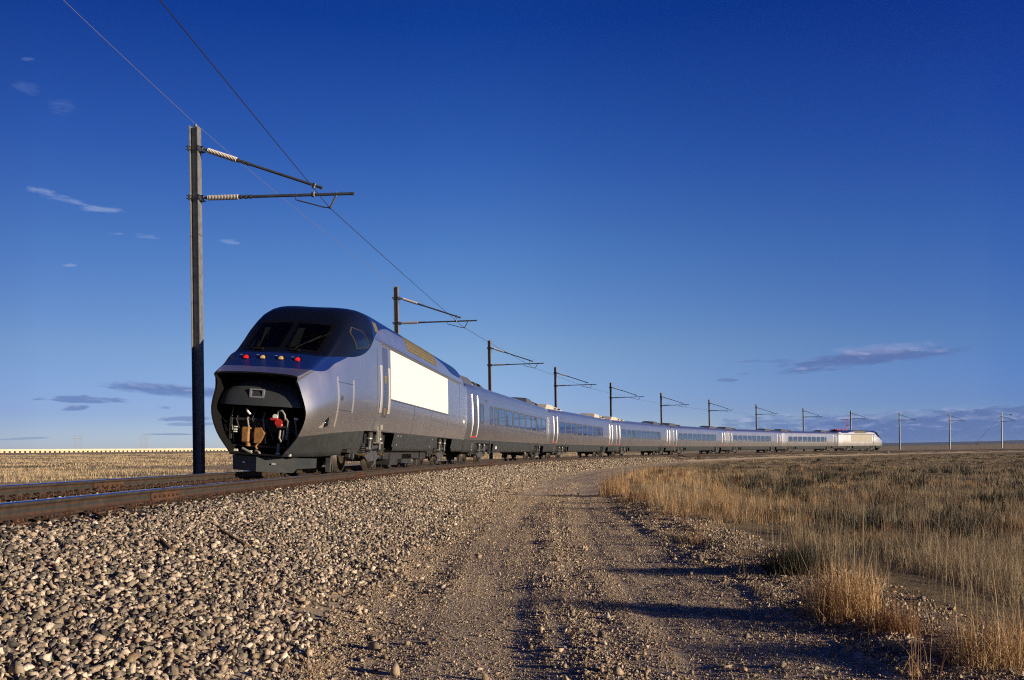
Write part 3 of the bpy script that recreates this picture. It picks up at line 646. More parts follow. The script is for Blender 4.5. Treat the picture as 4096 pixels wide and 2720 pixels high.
# thin window glass: mostly see-through, mirror-like at grazing angles
M_glass, _nt, _b = newmat('tinted_glass')
_tr = _nt.new('ShaderNodeBsdfTransparent'); _tr.inputs[0].default_value = (.86, .90, .94, 1)
_gl = _nt.new('ShaderNodeBsdfGlossy'); _gl.inputs['Roughness'].default_value = .03
_fr = _nt.new('ShaderNodeFresnel'); _fr.inputs[0].default_value = 1.5; _mx = _nt.new('ShaderNodeMixShader')
_nt.link(_nt.math('MULTIPLY_ADD', _fr.outputs[0], 1.6, .26, clamp=True), _mx.inputs[0]); _nt.link(_tr.outputs[0], _mx.inputs[1]); _nt.link(_gl.outputs[0], _mx.inputs[2]); _nt.link(_mx.outputs[0], _nt.n['Material Output'].inputs[0])
M_pale_strip = mat('pale_strip_grey', (.16, .19, .18), .8)
M_wind = M_glass.copy(); M_wind.name = 'windshield_glass'
for n_ in M_wind.node_tree.nodes:
    if n_.type == 'BSDF_TRANSPARENT': n_.inputs[0].default_value = (.34, .37, .36, 1)
    if n_.type == 'MATH': n_.inputs[1].default_value = .6; n_.inputs[2].default_value = .01
# ---- power car livery: silver sides, blue cap sweeping over nose and roof, black glazed cab band
m_, nt, b, silc, tc = silver_mat('power_car_paint', (.68, .68, .69), .42, 1.0); M_pc = m_
sp = nt.new('ShaderNodeSeparateXYZ'); nt.link(tc, sp.inputs[0]); uy, hz = sp.outputs[1], sp.outputs[2]
def fcurve(pts, mx=24., my=6.):
    n = nt.new('ShaderNodeFloatCurve'); cu = n.mapping.curves[0]; n.mapping.use_clip = True
    pts = [(p[0] / mx, p[1] / my) for p in pts]
    cu.points[0].location = pts[0]; cu.points[-1].location = pts[-1]
    for p in pts[1:-1]: cu.points.new(*p)
    for p in cu.points: p.handle_type = 'AUTO_CLAMPED'
    n.mapping.update(); nt.link(nt.math('DIVIDE', uy, mx, clamp=True), n.inputs[1]); return nt.math('MULTIPLY', n.outputs[0], my)
blue_h = fcurve([(0, 2.46), (.25, 2.44), (.5, 2.44), (1.5, 2.75), (2.6, 3.15), (4.2, 3.72), (5.0, 4.02), (6.4, 4.24), (13.6, 4.28), (15.5, 4.16), (17.2, 3.93), (19, 3.92), (20.5, 4.15), (24, 4.2)])
band_h = fcurve([(0, 5.9), (.80, 5.9), (.86, 2.82), (1.6, 2.9), (2.6, 3.02), (3.3, 3.20), (3.9, 3.52), (4.25, 3.95), (4.45, 4.6), (4.6, 5.9), (24, 5.9)])
isblue = nt.math('GREATER_THAN', hz, blue_h); isband = nt.math('GREATER_THAN', hz, band_h)
c = nt.mix(isblue, silc, (.005, .020, .13)); c = nt.mix(isband, c, (.003, .005, .014)); nt.link(c, b.inputs['Base Color'])
nt.link(nt.math('MULTIPLY', nt.math('SUBTRACT', 1, isblue), 1.0), b.inputs['Metallic']); nt.link(nt.math('MULTIPLY_ADD', isblue, -.45, .55), b.inputs['Coat Weight']); b.inputs['Coat Roughness'].default_value = .09; nt.link(nt.math('MULTIPLY_ADD', isblue, -.28, .5), b.inputs['Specular IOR Level'])

PU = [0, .2, .45, .9, 1.2, 1.6, 2.2, 2.8, 3.4, 4.2, 5.0, 6.0, 18.8, 20.0, 21.05]
PW = {'1w': [.60, .70, .80, .95, 1.02, 1.10, 1.20, 1.28, 1.33, 1.37, 1.38, 1.38, 1.38, 1.38, 1.37], '1h': [.43, .435, .44, .45, .455, .47, .50, .54, .59, .62, .63, .63, .63, .63, .63],
      '2w': [.95, 1.04, 1.11, 1.21, 1.25, 1.31, 1.38, 1.42, 1.45, 1.47, 1.48, 1.48, 1.48, 1.48, 1.46], '2h': [.90, .925, .95, .99, 1.02, 1.05, 1.09, 1.12, 1.15, 1.17, 1.17, 1.17, 1.17, 1.17, 1.17],
      '3w': [1.11, 1.195, 1.265, 1.35, 1.395, 1.44, 1.49, 1.53, 1.56, 1.585, 1.59, 1.59, 1.59, 1.59, 1.57], '3h': [1.40, 1.49, 1.58, 1.71, 1.77, 1.84, 1.92, 1.97, 2.0, 2.02, 2.03, 2.03, 2.03, 2.03, 2.03],
      '4w': [1.0, 1.085, 1.155, 1.24, 1.27, 1.32, 1.38, 1.42, 1.45, 1.475, 1.48, 1.48, 1.48, 1.48, 1.47], '4h': [1.90, 2.0, 2.12, 2.36, 2.52, 2.74, 3.05, 3.25, 3.40, 3.50, 3.52, 3.52, 3.52, 3.52, 3.50],
      '5w': [.95, 1.01, 1.07, 1.13, 1.15, 1.19, 1.26, 1.32, 1.38, 1.43, 1.44, 1.44, 1.44, 1.43, 1.40], '5h': [2.12, 2.24, 2.38, 2.64, 2.78, 3.04, 3.44, 3.64, 3.71, 3.72, 3.72, 3.72, 3.72, 3.71, 3.66],
      '6w': [.88, .93, .98, 1.02, 1.03, 1.02, 1.0, 1.0, 1.03, 1.06, 1.07, 1.07, 1.07, 1.05, 1.0], '6h': [2.25, 2.37, 2.52, 2.80, 2.91, 3.20, 3.69, 4.11, 4.29, 4.37, 4.39, 4.39, 4.39, 4.33, 3.97],
      '7h': [2.29, 2.415, 2.57, 2.85, 2.97, 3.27, 3.76, 4.20, 4.36, 4.44, 4.46, 4.46, 4.46, 4.41, 4.06]}
def pc_ctrl(u):
    g = lambda k: float(pchip(PU, PW[k], u)); return [(g(i + 'w'), g(i + 'h')) for i in '123456'] + [(0., g('7h'))]
def cm(p0, p1, p2, p3, t):
    f = lambda a, b, c, d: .5 * ((2 * b) + (-a + c) * t + (2 * a - 5 * b + 4 * c - d) * t * t + (-a + 3 * b - 3 * c + d) * t ** 3)
    return (f(p0[0], p1[0], p2[0], p3[0]), f(p0[1], p1[1], p2[1], p3[1]))
SUB = [4, 5, 6, 3, 5, 6]           # points from control 1-2, 2-3, ... 6-7
def half_profile(u):
    c = pc_ctrl(u); out = []
    for i in range(6):
        p0 = c[i - 1] if i else (2 * c[0][0] - c[1][0], 2 * c[0][1] - c[1][1]); p3 = c[i + 2] if i < 5 else (-c[5][0], c[5][1])
        for j in range(SUB[i]):
            out.append(cm(p0, c[i], c[i + 1], p3, j / SUB[i]))
    return out + [c[6]]
_cache = {}
def hp(u):
    k = round(u, 3)
    if k not in _cache: _cache[k] = half_profile(u)
    return _cache[k]
def pc_side(u, h):
    p = hp(u); hh = [q[1] for q in p]; ww = [q[0] for q in p]; return float(np.interp(h, hh, ww))
def pc_top(u, w):
    p = hp(u)[SUB[0] + SUB[1] + SUB[2]:]; return float(np.interp(-abs(w), [-q[0] for q in p], [q[1] for q in p]))
def lip(u, k):                     # the hood over the open nose juts forward
    return u - .27 * max(0, 1 - u / .5) * float(np.interp(k, [9, 15, 19, 99], [0, .35, 1, 1]))

def bogie(parent, y0, wb=2.85, front=True):
    """a two-axle truck hung under its car; wheel treads stand on z = 0"""
    B = MB()
    for sd in (-1, 1):
        x = sd * 1.06
        B.prism([(-1.95, .56), (-1.95, .72), (-.85, .80), (-.55, .62), (.55, .62), (.85, .80), (1.95, .72), (1.95, .56), (1.0, .50), (.7, .40), (-.7, .40), (-1.0, .50)], 'x', x - .07, x + .07, 0)
        B.prism([(-.80, .50), (.80, .50), (.80, .46), (.45, .33), (-.45, .33), (-.80, .46)], 'x', sd * 1.26 - .03, sd * 1.26 + .03, 1)
        B.box((sd * 1.22, 0, .56), (.14, 1.1, .12), 1)
        for e in (-1, 1):
            y = e * wb / 2
            B.box((sd * 1.02, y, .50), (.2, .26, .24), 0, bev=.05).cyl((sd * .95, y, .46), (sd * 1.14, y, .46), .11, 0, 12).cyl((sd * 1.1, y, .46), (sd * 1.16, y, .46), .07, 1, 10)
            B.box((sd * .75, e * (wb / 2 + .85), .22), (.12, .10, .36), 1).tube([(sd * .78, e * (wb / 2 + .80), .45), (sd * .80, e * (wb / 2 + .70), .2), (sd * .76, e * (wb / 2 + .55), .08)], .03, 1, 6)
            B.tube([(sd * 1.12, e * .75, .55), (sd * 1.14, e * .95, .62), (sd * 1.10, e * 1.15, .62)], .035, 0, 6)
            B.box((sd * 1.30, e * .92, .53), (.08, .05, .05), 2).cyl((sd * 1.15, e * .98, .50), (sd * 1.37, e * .98, .50), .022, 2, 8)
            for q in range(5): B.tube([(sd * 1.16 + .10 * math.cos(a), e * .72 + .10 * math.sin(a), .60 + .05 * q) for a in [k * math.pi / 4 for k in range(9)]], .018, 0, 5, False)
    B.box((0, 0, .52), (2.0, .5, .22), 0).box((0, -1.0, .42), (1.2, .7, .3), 0).box((0, 1.0, .42), (1.2, .7, .3), 0)
    bo = B.build('bogie', [M_dark, M_iron, M_brass], parent); bo.location = (0, y0, 0)
    for e in (-1, 1):
        A = MB().cyl((-.7, 0, 0), (.7, 0, 0), .085, 0, 10)
        ax = A.build('axle', M_dark, bo); ax.location = (0, e * wb / 2, .46)
        for sd in (-1, 1):
            Wm = MB(); R0, R1 = .46, .485
            Wm.lathe((sd * .685, 0, 0), (sd * .825, 0, 0), [(0, .30), (0, R1), (.22, R1), (.30, R0 + .003), (1, R0 - .003), (1, .40), (.75, .36), (.72, .20), (1, .17), (1.05, .10), (1.05, .001)], 0, 32)
            w = Wm.build('wheel', M_wheel, bo); w.location = (0, e * wb / 2, .46)
    for sd in (-1, 1):
        for e in (-1, 1):
            D = MB().tube([(sd * 1.33, e * .55, .64), (sd * 1.33, e * .55, .92)], .065, 0, 10).tube([(sd * 1.33, e * .55, .90), (sd * 1.33, e * .55, 1.14)], .085, 1, 10).tube([(sd * 1.33, e * .55, .955), (sd * 1.33, e * .55, .985)], .088, 2, 10).box((sd * 1.3, e * .55, 1.14), (.2, .14, .05), 1).box((sd * 1.3, e * .55, .64), (.16, .12, .06), 1)
            D.tube([(sd * 1.36, e * .38, 1.1), (sd * 1.38, e * .34, .9), (sd * 1.37, e * .36, .7), (sd * 1.33, e * .45, .58)], .022, 1, 6)
            D.build('damper', [M_iron, M_dark, M_bright], bo)
        Y = MB().cyl((sd * 1.30, -.30, .70), (sd * 1.30, .42, .74), .06, 0, 10).cyl((sd * 1.30, -.62, .69), (sd * 1.30, -.3, .70), .035, 1, 8)
        Y.build('yaw_damper', [M_iron, M_bright, M_brass], bo)
    return bo

def side_patch(fw, u0, u1, h0, h1, off, sd=1, nu=2, nh=6, uf=None):
    """a panel lying on the side, following its curve"""
    hs = [h0 + (h1 - h0) * j / nh for j in range(nh + 1)]; P = []
    for i in range(nu + 1):
        P.append([(sd * (fw(u0 + (u1 - u0) * i / nu, h) + off), u0 + (u1 - u0) * i / nu + (uf(h) if uf else 0), h) for h in hs])
    return P
def slab(mb, P, sd, th, m=0):
    """panel with turned-in edges"""
    mb.grid(P, m, True, None, sd > 0)
    rim = [P[i][0] for i in range(len(P))] + [P[-1][j] for j in range(1, len(P[0]))] + [P[i][-1] for i in range(len(P) - 2, -1, -1)] + [P[0][j] for j in range(len(P[0]) - 2, 0, -1)]
    inn = [(p[0] - sd * th, p[1], p[2]) for p in rim]; n = len(rim)
    mb.add(rim + inn, [(i, (i + 1) % n, n + (i + 1) % n, n + i) for i in range(n)], m); return mb

def power_car(lead):
    root = empty('power_car')
    us = list(np.unique(np.round(np.concatenate([np.arange(0, 6.01, .15), np.arange(6, 21.0, .6), [3.05, 3.65, 7.0, 14.25, 17.65, 20.0, 20.4, 20.8, 21.05]]), 3)))
    n2 = SUB[0]; NP = sum(SUB) + 1
    rows = []
    for u in us:
        p = hp(u); rows.append([(sd * w, lip(u, k), h) for sd, seq in ((1, list(enumerate(p))[n2:]), (-1, list(enumerate(p))[n2:-1][::-1])) for k, (w, h) in seq])
    mb = MB().grid(rows); mb.add(rows[-1], [tuple(range(len(rows[-1])))], 0)
    body = mb.build('body', M_pc, root)
    # skirt with cut-outs round the trucks
    mb = MB()
    for sd in (-1, 1):
        rw = []
        for u in us:
            p = hp(u); rw.append([(sd * w, u, h) for w, h in p[:n2 + 1]])
        rw = [[(r[0][0] * .86, r[0][1], r[0][2] - .01)] + r for r in rw]
        def skip(i, j):
            a = (us[i] + us[i + 1]) / 2
            if 3.65 < a < 7.0 or 14.25 < a < 17.65: return True
            return (2.4 < a < 3.65 or 7.0 < a < 7.2 or 13.9 < a < 14.25 or 17.65 < a < 18.1) and j < 2
        mb.grid(rw, 0, True, skip)
    mb.build('skirt', M_skirt, root)
    mb = MB()
    for a, b_ in ((1.3, 21.0),): mb.box((0, (a + b_) / 2, .92), (2.3, b_ - a, .52))
    mb.box((0, 10.6, .60), (2.2, 6.6, .5)).box((.8, 8.5, .34), (.7, 1.1, .35)).box((.7, 10.6, .36), (.8, 1.5, .3)).box((-.4, 12.4, .36), (1.3, .9, .3)).box((1.0, 12.9, .45), (.3, .5, .3))
    mb.build('underframe', M_dark, root)
    mb = MB()
    # open nose: dark lining, back wall and rim
    p0 = hp(0.0)
    ring = [(sd * w, lip(0.0, k), h) for sd, seq in ((1, list(enumerate(p0))), (-1, list(enumerate(p0))[:-1][::-1])) for k, (w, h) in seq]
    cx, cz = 0, 1.3
    sc = lambda q, f, du: ((q[0]) * f, q[1] + du, cz + (q[2] - cz) * f)
    R2 = [sc(q, .965, .012) for q in ring]; R3 = [(q[0] * .94, .66, cz + (q[2] - cz) * .93) for q in ring]
    n = len(ring)
    for A_, B_ in ((ring, R2), (R2, R3)): mb.add(A_ + B_, [(i, (i + 1) % n, n + (i + 1) % n, n + i) for i in range(n)])
    mb.add(R3, [tuple(range(n))]); cav = mb.build('nose_cavity', M_black, root)
    mb = MB(); P = []
    for i in range(9):
        b_ = math.radians(88) * i / 8; P.append([(1.03 * math.cos(b_) ** .8 * math.sin(a), .33 - .33 * math.cos(b_) ** .8 * max(math.cos(a), 0) ** .6, 1.55 + .60 * math.sin(b_)) for a in [math.radians(-90 + 9 * k) for k in range(21)]])
    mb.grid(P); mb.build('shroud', M_shroud, cav)
    mb = MB(); fw, fh = .30, .17
    for s_ in (-1, 1): mb.box((-.06 + s_ * fw / 2, .06, 1.83), (.045, .10, fh)).box((-.06, .06, 1.83 + s_ * fh / 2), (fw + .045, .10, .03))
    mb.build('emblem_frame', M_bright, cav)
    mb = MB().box((-.38, .36, .88), (.19, .25, .36), 0, bev=.03).prism([(-.16, .70), (-.16, 1.05), (-.02, 1.06), (.04, .98), (.06, .90), (.02, .80), (-.04, .70)], 'y', .24, .48, 0).box((-.25, .45, .88), (.5, .2, .16), 0).tube([(-.32, .3, .70), (-.32, .3, .62)], .06, 0, 8).tube([(-.08, .3, .72), (-.14, .3, .62), (-.10, .3, .56)], .03, 0, 8)
    mb.build('coupler', M_orange, cav)
    mb = MB().box((0, .5, .63), (1.5, .3, .05), 0).box((-.75, .3, 1.02), (.05, .05, .5), 0).box((0, .35, 1.24), (1.5, .06, .05), 0).box((.62, .35, .95), (.05, .05, .6), 0).box((0, .62, 1.12), (1.4, .2, .28), 0)
    for x, z in ((-.62, 1.05), (-.62, .99), (-.62, .94)): mb.box((x, .26, z), (.07, .04, .03), 1)
    for x, z in ((-.55, .52), (-.22, .50), (.44, .49), (.70, .47), (.82, 1.30)): mb.box((x, .2, z), (.09, .05, .05), 1)
    mb.tube([(-.35, .2, 1.46), (-.3, .15, 1.40), (-.27, .2, 1.36)], .03, 1, 6).tube([(-.1, .22, .52), (.02, .12, .50), (.06, .12, .42)], .03, 2, 6).tube([(-.4, .2, .56), (-.15, .14, .46)], .04, 2, 6)
    mb.build('brake_gear', [M_dark, M_white, M_hose], cav)
    mb = MB().tube([(.42, .16, 1.20), (.42, .30, 1.20)], .085, 0, 12).box((.44, .22, 1.13), (.15, .12, .13), 0, bev=.03).tube([(.34, .14, 1.33), (.34, .26, 1.33)], .055, 1, 10).box((.32, .18, 1.27), (.16, .1, .05), 0).box((.50, .2, 1.10), (.24, .08, .04), 3)
    mb.tube([(.38, .2, 1.33), (.40, .16, 1.45), (.50, .15, 1.47), (.56, .16, 1.38), (.57, .2, 1.25)], .024, 2, 7).tube([(.57, .2, 1.3), (.64, .18, 1.24), (.64, .18, 1.05), (.62, .2, .82)], .03, 2, 7).tube([(.46, .2, 1.02), (.46, .16, .85), (.52, .14, .76)], .026, 2, 7).tube([(.55, .2, 1.02), (.55, .17, .80)], .026, 2, 7).tube([(.44, .2, .72), (.44, .2, .50)], .035, 2, 7)
    for k in range(9): x = -.8 + .19 * k; mb.tube([(x, .5, 1.5 - .1 * (k % 3)), (x + .04 * (-1) ** k, .32, 1.25), (x + .1, .4, .7 + .08 * (k % 4))], .014 + .006 * (k % 3), 3 if k % 2 else 2, 6)
    mb.build('brake_hose', [M_red, M_white, M_hose, M_dark], cav)
    # wedge-shaped pilot under the nose
    F = [(-.74, .46), (0, .05), (.74, .46), (.90, 1.5)]; mb = MB()
    top = [(-.92, 1.5, .40), (-.74, .46, .40), (0, .05, .40), (.74, .46, .40), (.92, 1.5, .40)]; bot = [(-.92, 1.5, .17), (-.76, .60, .15), (-.72, .48, .06), (0, .07, .06), (.72, .48, .06), (.76, .60, .15), (.92, 1.5, .17)]
    mb.add([top[0], top[1], bot[2], bot[1], bot[0]], [(0, 1, 2, 3, 4)]); mb.add([top[1], top[2], bot[3], bot[2]], [(0, 1, 2, 3)]); mb.add([top[2], top[3], bot[4], bot[3]], [(0, 1, 2, 3)]); mb.add([top[3], top[4], bot[6], bot[5], bot[4]], [(0, 1, 2, 3, 4)])
    mb.add(top, [tuple(range(5))]); mb.add(bot, [tuple(range(7))])
    for sd in (-1, 1): mb.box((sd * .34, .22, .25), (.09, .05, .03), 1, Matrix.Rotation(sd * .5, 3, 'Z'))
    mb.build('pilot', [M_skirt, M_bright], root)
    MB().box((0, .75, .425), (1.5, .9, .03)).build('pilot_lip', M_black, root)
    # cab glazing
    sink = .012
    for sd in (-1, 1):
        def pane(w0, w1, b0, b1, u0, u1, off, n=6):
            P = []
            for i in range(n + 1):
                t = i / n; u = u0 + (u1 - u0) * t; a = w0 + (b0 - w0) * t; b2 = w1 + (b1 - w1) * t; P.append([(sd * (a + (b2 - a) * j / 5), u - off * .6, pc_top(u, a + (b2 - a) * j / 5) + off) for j in range(6)])
            return P
        fr = MB(); 
        fr.grid(pane(.03, .93, .03, .97, 1.17, 2.27, .008)); f_ = fr.build('windshield', M_rub2, root)
        MB().grid(pane(*( (.12, .36, .10, .26) if sd > 0 else (.62, .84, .60, .78)), 1.30, 2.0, .012)).build('pale_strip', M_pale_strip, f_)  # pale grey-green strip laid under the windshield glass
        MB().grid(pane(.08, .86, .08, .89, 1.26, 2.17, .020)).build('pane', M_wind, f_)
        wp = MB(); x0 = sd * .45 - .1
        q = lambda u, w, o: (w, u - o * .6, pc_top(u, w) + o)
        wp.tube([q(1.17, x0, .03), q(1.23, x0 - .02, .05), q(1.75, x0 - .1 if sd < 0 else x0 + .42, .05)], .014, 0, 6).box(q(1.15, x0, .03), (.22, .1, .05), 0).tube([q(1.5, x0 - .08 if sd < 0 else x0 + .2, .03), q(1.95, x0 - .16 if sd < 0 else x0 + .62, .03)], .010, 0, 6)
        wp.build('wiper', M_rub, root)
        # side cab window: five-cornered
        poly = [(2.62, 3.22), (2.45, 3.62), (2.62, 3.78), (3.28, 3.76), (3.62, 3.46), (3.5, 3.36)]
        pd = [(poly[i][0] + (poly[(i + 1) % 6][0] - poly[i][0]) * t / 6, poly[i][1] + (poly[(i + 1) % 6][1] - poly[i][1]) * t / 6) for i in range(6) for t in range(6)]; nn = len(pd)
        def flat(off, k): return [(sd * (pc_side(3.0 + (a - 3.0) * k, 3.5 + (h - 3.5) * k) + off), 3.0 + (a - 3.0) * k, 3.5 + (h - 3.5) * k) for a, h in pd]
        fr = MB(); R_ = [flat(-.01, 1.0), flat(.012, 1.0), flat(.014, .92), flat(-.01, .90)]
        for A_, B_ in zip(R_, R_[1:]): fr.add(A_ + B_, [(i, (i + 1) % nn, nn + (i + 1) % nn, nn + i) for i in range(nn)])
        if 'cab_window_frame' not in bpy.data.materials: mat('cab_window_frame', (.035, .033, .028), .75, .1)
        f_ = fr.build('cab_window', bpy.data.materials['cab_window_frame'], root)
        g = MB(); R_ = [flat(.006, k) for k in (.93, .7, .45, .2, .02)]
        for A_, B_ in zip(R_, R_[1:]): g.add(A_ + B_, [(i, (i + 1) % nn, nn + (i + 1) % nn, nn + i) for i in range(nn)], 0, True)
        g.build('pane', M_glassd, f_)
    # lamps in the hood
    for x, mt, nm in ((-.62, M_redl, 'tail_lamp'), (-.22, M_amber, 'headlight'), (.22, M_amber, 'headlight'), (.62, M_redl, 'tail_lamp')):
        u = .66; z = pc_top(u, x); r = .068; c0 = Vector((x, u - .01, z)); nrm = Vector((0, -.53, .85)).normalized(); d = Vector((0, -.9, .25)).normalized()
        mb = MB(); e1 = Vector((1, 0, 0)); e2 = nrm.cross(e1)
        ring0 = [c0 + nrm * .006 + e1 * (r * 1.18 * math.cos(a)) + e2 * (r * 1.7 * math.sin(a)) for a in [k * math.pi / 10 for k in range(20)]]
        mb.add(ring0, [tuple(range(20))])
        lamp = mb.build(nm, M_black, root)
        cL = c0 + Vector((0, -.045, -.01)); e3 = d.cross(e1); L_ = MB(); rr = r * .92
        pts = [[cL + d * (.012 * (1 - q * q)) + e1 * (rr * q * math.cos(a)) + e3 * (rr * q * math.sin(a)) for a in [k * math.pi / 10 for k in range(21)]] for q in (.02, .5, .85, 1)]
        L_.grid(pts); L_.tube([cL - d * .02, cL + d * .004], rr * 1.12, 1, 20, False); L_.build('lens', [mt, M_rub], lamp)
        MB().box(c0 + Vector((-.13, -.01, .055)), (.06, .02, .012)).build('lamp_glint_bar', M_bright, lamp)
    # fittings on both sides
    for sd in (-1, 1):
        MB_ = lambda: MB()
        slab(MB(), side_patch(pc_side, 5.90, 15.62, 2.16, 3.58, .012, sd, 8, 6), sd, .012).build('side_panel', M_cream, root)
        d_ = slab(MB(), side_patch(pc_side, 4.86, 5.50, 1.58, 3.56, .010, sd), sd, .01).build('door', M_door, root)
        for a, b_, h0, h1 in ((4.62, 4.82, 1.70, 3.02), (5.55, 5.74, 1.70, 3.02)):
            P = [[(sd * (pc_side(a, h) + .012 + .045 * math.sin(math.pi * i / 6)), a + (b_ - a) * i / 6, h) for h in [h0 + (h1 - h0) * j / 8 for j in range(9)]] for i in range(7)]
            mb = MB().grid(P); mb.build('door_edge_strip', M_bright, d_)  # half-round strip shaped so the door pocket edge catches a sun line
        for h in (1.75, 2.66): MB().box((sd * (pc_side(5.2, h) + .02), 5.18, h), (.03, .07, .2)).build('door_handle', M_brass, d_)
        mb = MB()
        for u, h0, h1 in ((4.36, 1.2, 3.70), (18.7, 1.2, 3.66), (9.2, 1.2, 2.12), (12.25, 1.2, 2.12), (15.7, 1.2, 2.12)): slab(mb, side_patch(pc_side, u - .012, u + .012, h0, h1, .004, sd, 1, 8), sd, .004)
        for a, b_, h in ((4.4, 20.9, 3.69), (4.4, 20.9, 1.185), (5.9, 15.65, 2.125)): slab(mb, side_patch(pc_side, a, b_, h - .014, h + .014, .004, sd, 24, 1), sd, .004)
        mb.build('panel_seam', M_seam, root)
        g = MB()
        for i in range(9):
            h = 3.90 + .062 * i; slab(g, side_patch(pc_side, 8.55, 13.75, h, h + .045, .02 - .012 * (i % 2), sd, 4, 1), sd, .02)
        slab(g, side_patch(pc_side, 8.5, 13.8, 3.88, 4.40, .005, sd, 4, 6), sd, .005); g.build('roof_grille', M_olive, root)
        # nose hatch and seam strips
        mb = MB()
        slab(mb, side_patch(pc_side, 1.34, 1.42, 1.06, 2.66, .006, sd, 1, 12, lambda h: .10 * (h - 1.9) ** 2), sd, .006); slab(mb, side_patch(pc_side, 2.30, 2.38, 1.58, 2.40, .006, sd, 1, 8), sd, .006)
        mb.build('seam_strip', M_bright, root)
        mb = MB(); slab(mb, side_patch(pc_side, 1.40, 2.34, 2.27, 2.29, .005, sd, 6, 1, None), sd, .005); slab(mb, side_patch(pc_side, 1.40, 2.34, 1.60, 1.615, .005, sd, 6, 1), sd, .005); mb.cyl((sd * (pc_side(1.6, 1.9)), 1.58, 1.9), (sd * (pc_side(1.6, 1.9) + .02), 1.58, 1.9), .06, 0, 12); mb.build('hatch', M_door, root)
        # corner lamp in its pocket
        mb = MB(); pk = [(.62, 1.12), (.80, 1.13), (.98, 1.19), (1.02, 1.30), (.99, 1.42), (.86, 1.33), (.72, 1.22)]
        mb.add([(sd * (pc_side(a, h) + .005), a, h) for a, h in pk], [tuple(range(7))]); lp = mb.build('corner_lamp', M_black, root)
        c0 = Vector((sd * (pc_side(.9, 1.25) + .012), .9, 1.25)); mb = MB().tube([c0, c0 + Vector((sd * .012, -.006, 0)), c0 + Vector((sd * .016, -.008, 0))], [.075, .055, .005], 0, 14); mb.build('lens', M_glassd, lp)
        mb = MB(); P = [[(sd * (pc_side(.60 + .22 * i / 4, 1.13 + .16 * j / 4) + .007), .60 + .22 * i / 4, 1.13 + .16 * j / 4) for j in range(5)] for i in range(5)]; mb.grid(P, 0, True, lambda i, j: j > i); mb.build('reflector', M_bright, lp)
        mb = MB().box((sd * 1.57, 5.0, 1.30), (.05, .16, .14)).box((sd * 1.5, 4.94, 1.08), (.06, .05, .5)).box((sd * 1.5, 5.1, 1.08), (.06, .05, .5)).box((sd * 1.5, 5.02, .86), (.2, .3, .04)); mb.build('step', M_hose, root)
        MB().box((sd * 1.596, 19.9, 2.0), (.012, .34, .13)).build('number_plate', M_white, root)
        slab(MB(), side_patch(pc_side, 4.5, 4.85, 3.92, 4.2, .01, sd, 1, 3), sd, .01).build('roof_vent', M_olive, root)
        mb = MB()
        for u, h in ((7.5, 1.10), (7.9, 1.10), (13.2, 1.08), (7.6, .82), (13.0, .80)): mb.box((sd * (pc_side(u, h) + .01), u, h), (.02, .06, .05))
        mb.build('tie_down_eye', M_hose, root)
    bogie(root, 5.24); bogie(root, 15.98)
    mb = MB()
    for y in (16.4, 17.6): mb.box((.75, y, 4.47), (.10, .5, .10)).box((-.75, y, 4.47), (.10, .5, .10))
    mb.box((0, 12, 4.47), (1.2, 4.5, .04)); mb.build('roof_gear', M_hoodg, root)
    MB().box((0, 21.12, 2.2), (1.9, .35, 2.9)).build('gangway', M_rub, root)
    return root
def vehicle_matrix(sA, pA, sB, pB):
    """rigid car standing with two pivots on the curve: x = lateral to the inside, y = backwards along the train"""
    A, B = Vector(tpos(sA, 0, 0)), Vector(tpos(sB, 0, 0)); t = (B - A).normalized()
    l = (cant_matrix(sA).col[0].to_3d() + cant_matrix(sB).col[0].to_3d()).normalized(); l = (l - t * l.dot(t)).normalized(); up = l.cross(t); o = A - t * pA
    return Matrix(((l.x, t.x, up.x, o.x), (l.y, t.y, up.y, o.y), (l.z, t.z, up.z, o.z), (0, 0, 0, 1)))
J0, LEN = 33.75, 26.64
pc1 = power_car(True)
tag(pc1, 'front power car with open nose hatch, navy cab and overexposed cream side panel', 'power car', 'power cars at the two ends of the train')
pc2 = copy_tree(pc1)
pc1.matrix_world = vehicle_matrix(J0 - 21.2 + 5.24, 5.24, J0 - 21.2 + 15.98, 15.98)
M2 = vehicle_matrix(J0 + 6 * LEN + 5.22, 5.22, J0 + 6 * LEN + 15.96, 15.96)
pc2.matrix_world = M2 @ Matrix.Translation((0, 21.2, 0)) @ Matrix.Rotation(math.pi, 4, 'Z')
tag(pc2, 'rear power car at the far end of the train with raised red pantograph', 'power car', 'power cars at the two ends of the train')
M_cream2 = mat('dimmed_cream_panel', (.34, .32, .27), .55, noise=.08, nscale=1.5)  # cream darkened to imitate weaker sunlight on the rear car's panels
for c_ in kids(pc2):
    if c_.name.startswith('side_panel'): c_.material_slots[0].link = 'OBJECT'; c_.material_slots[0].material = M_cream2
# raised pantograph of the rear car
mb = MB()
for x in (-.5, .5): mb.box((x, 16.6, 4.55), (.08, 2.6, .08))
for y in (15.4, 16.6, 17.8): mb.box((0, y, 4.55), (1.1, .08, .08)).cyl((.5, y, 4.40), (.5, y, 4.55), .07, 0, 8).cyl((-.5, y, 4.40), (-.5, y, 4.55), .07, 0, 8)
pg = mb.build('pantograph', M_red, pc2)
MB().tube([(0, 15.7, 4.58), (0, 14.5, 5.57)], .06, 0, 8).tube([(-.35, 15.6, 4.58), (-.06, 14.5, 5.55)], .025, 0, 6).box((0, 14.45, 5.57), (.7, .1, .1)).build('lower_arm', M_red, pg)
MB().tube([(-.2, 14.45, 5.57), (-.45, 16.0, 6.78)], .035, 0, 8).tube([(.2, 14.45, 5.57), (.45, 16.0, 6.78)], .035, 0, 8).build('upper_arm', M_red, pg)
mb = MB()
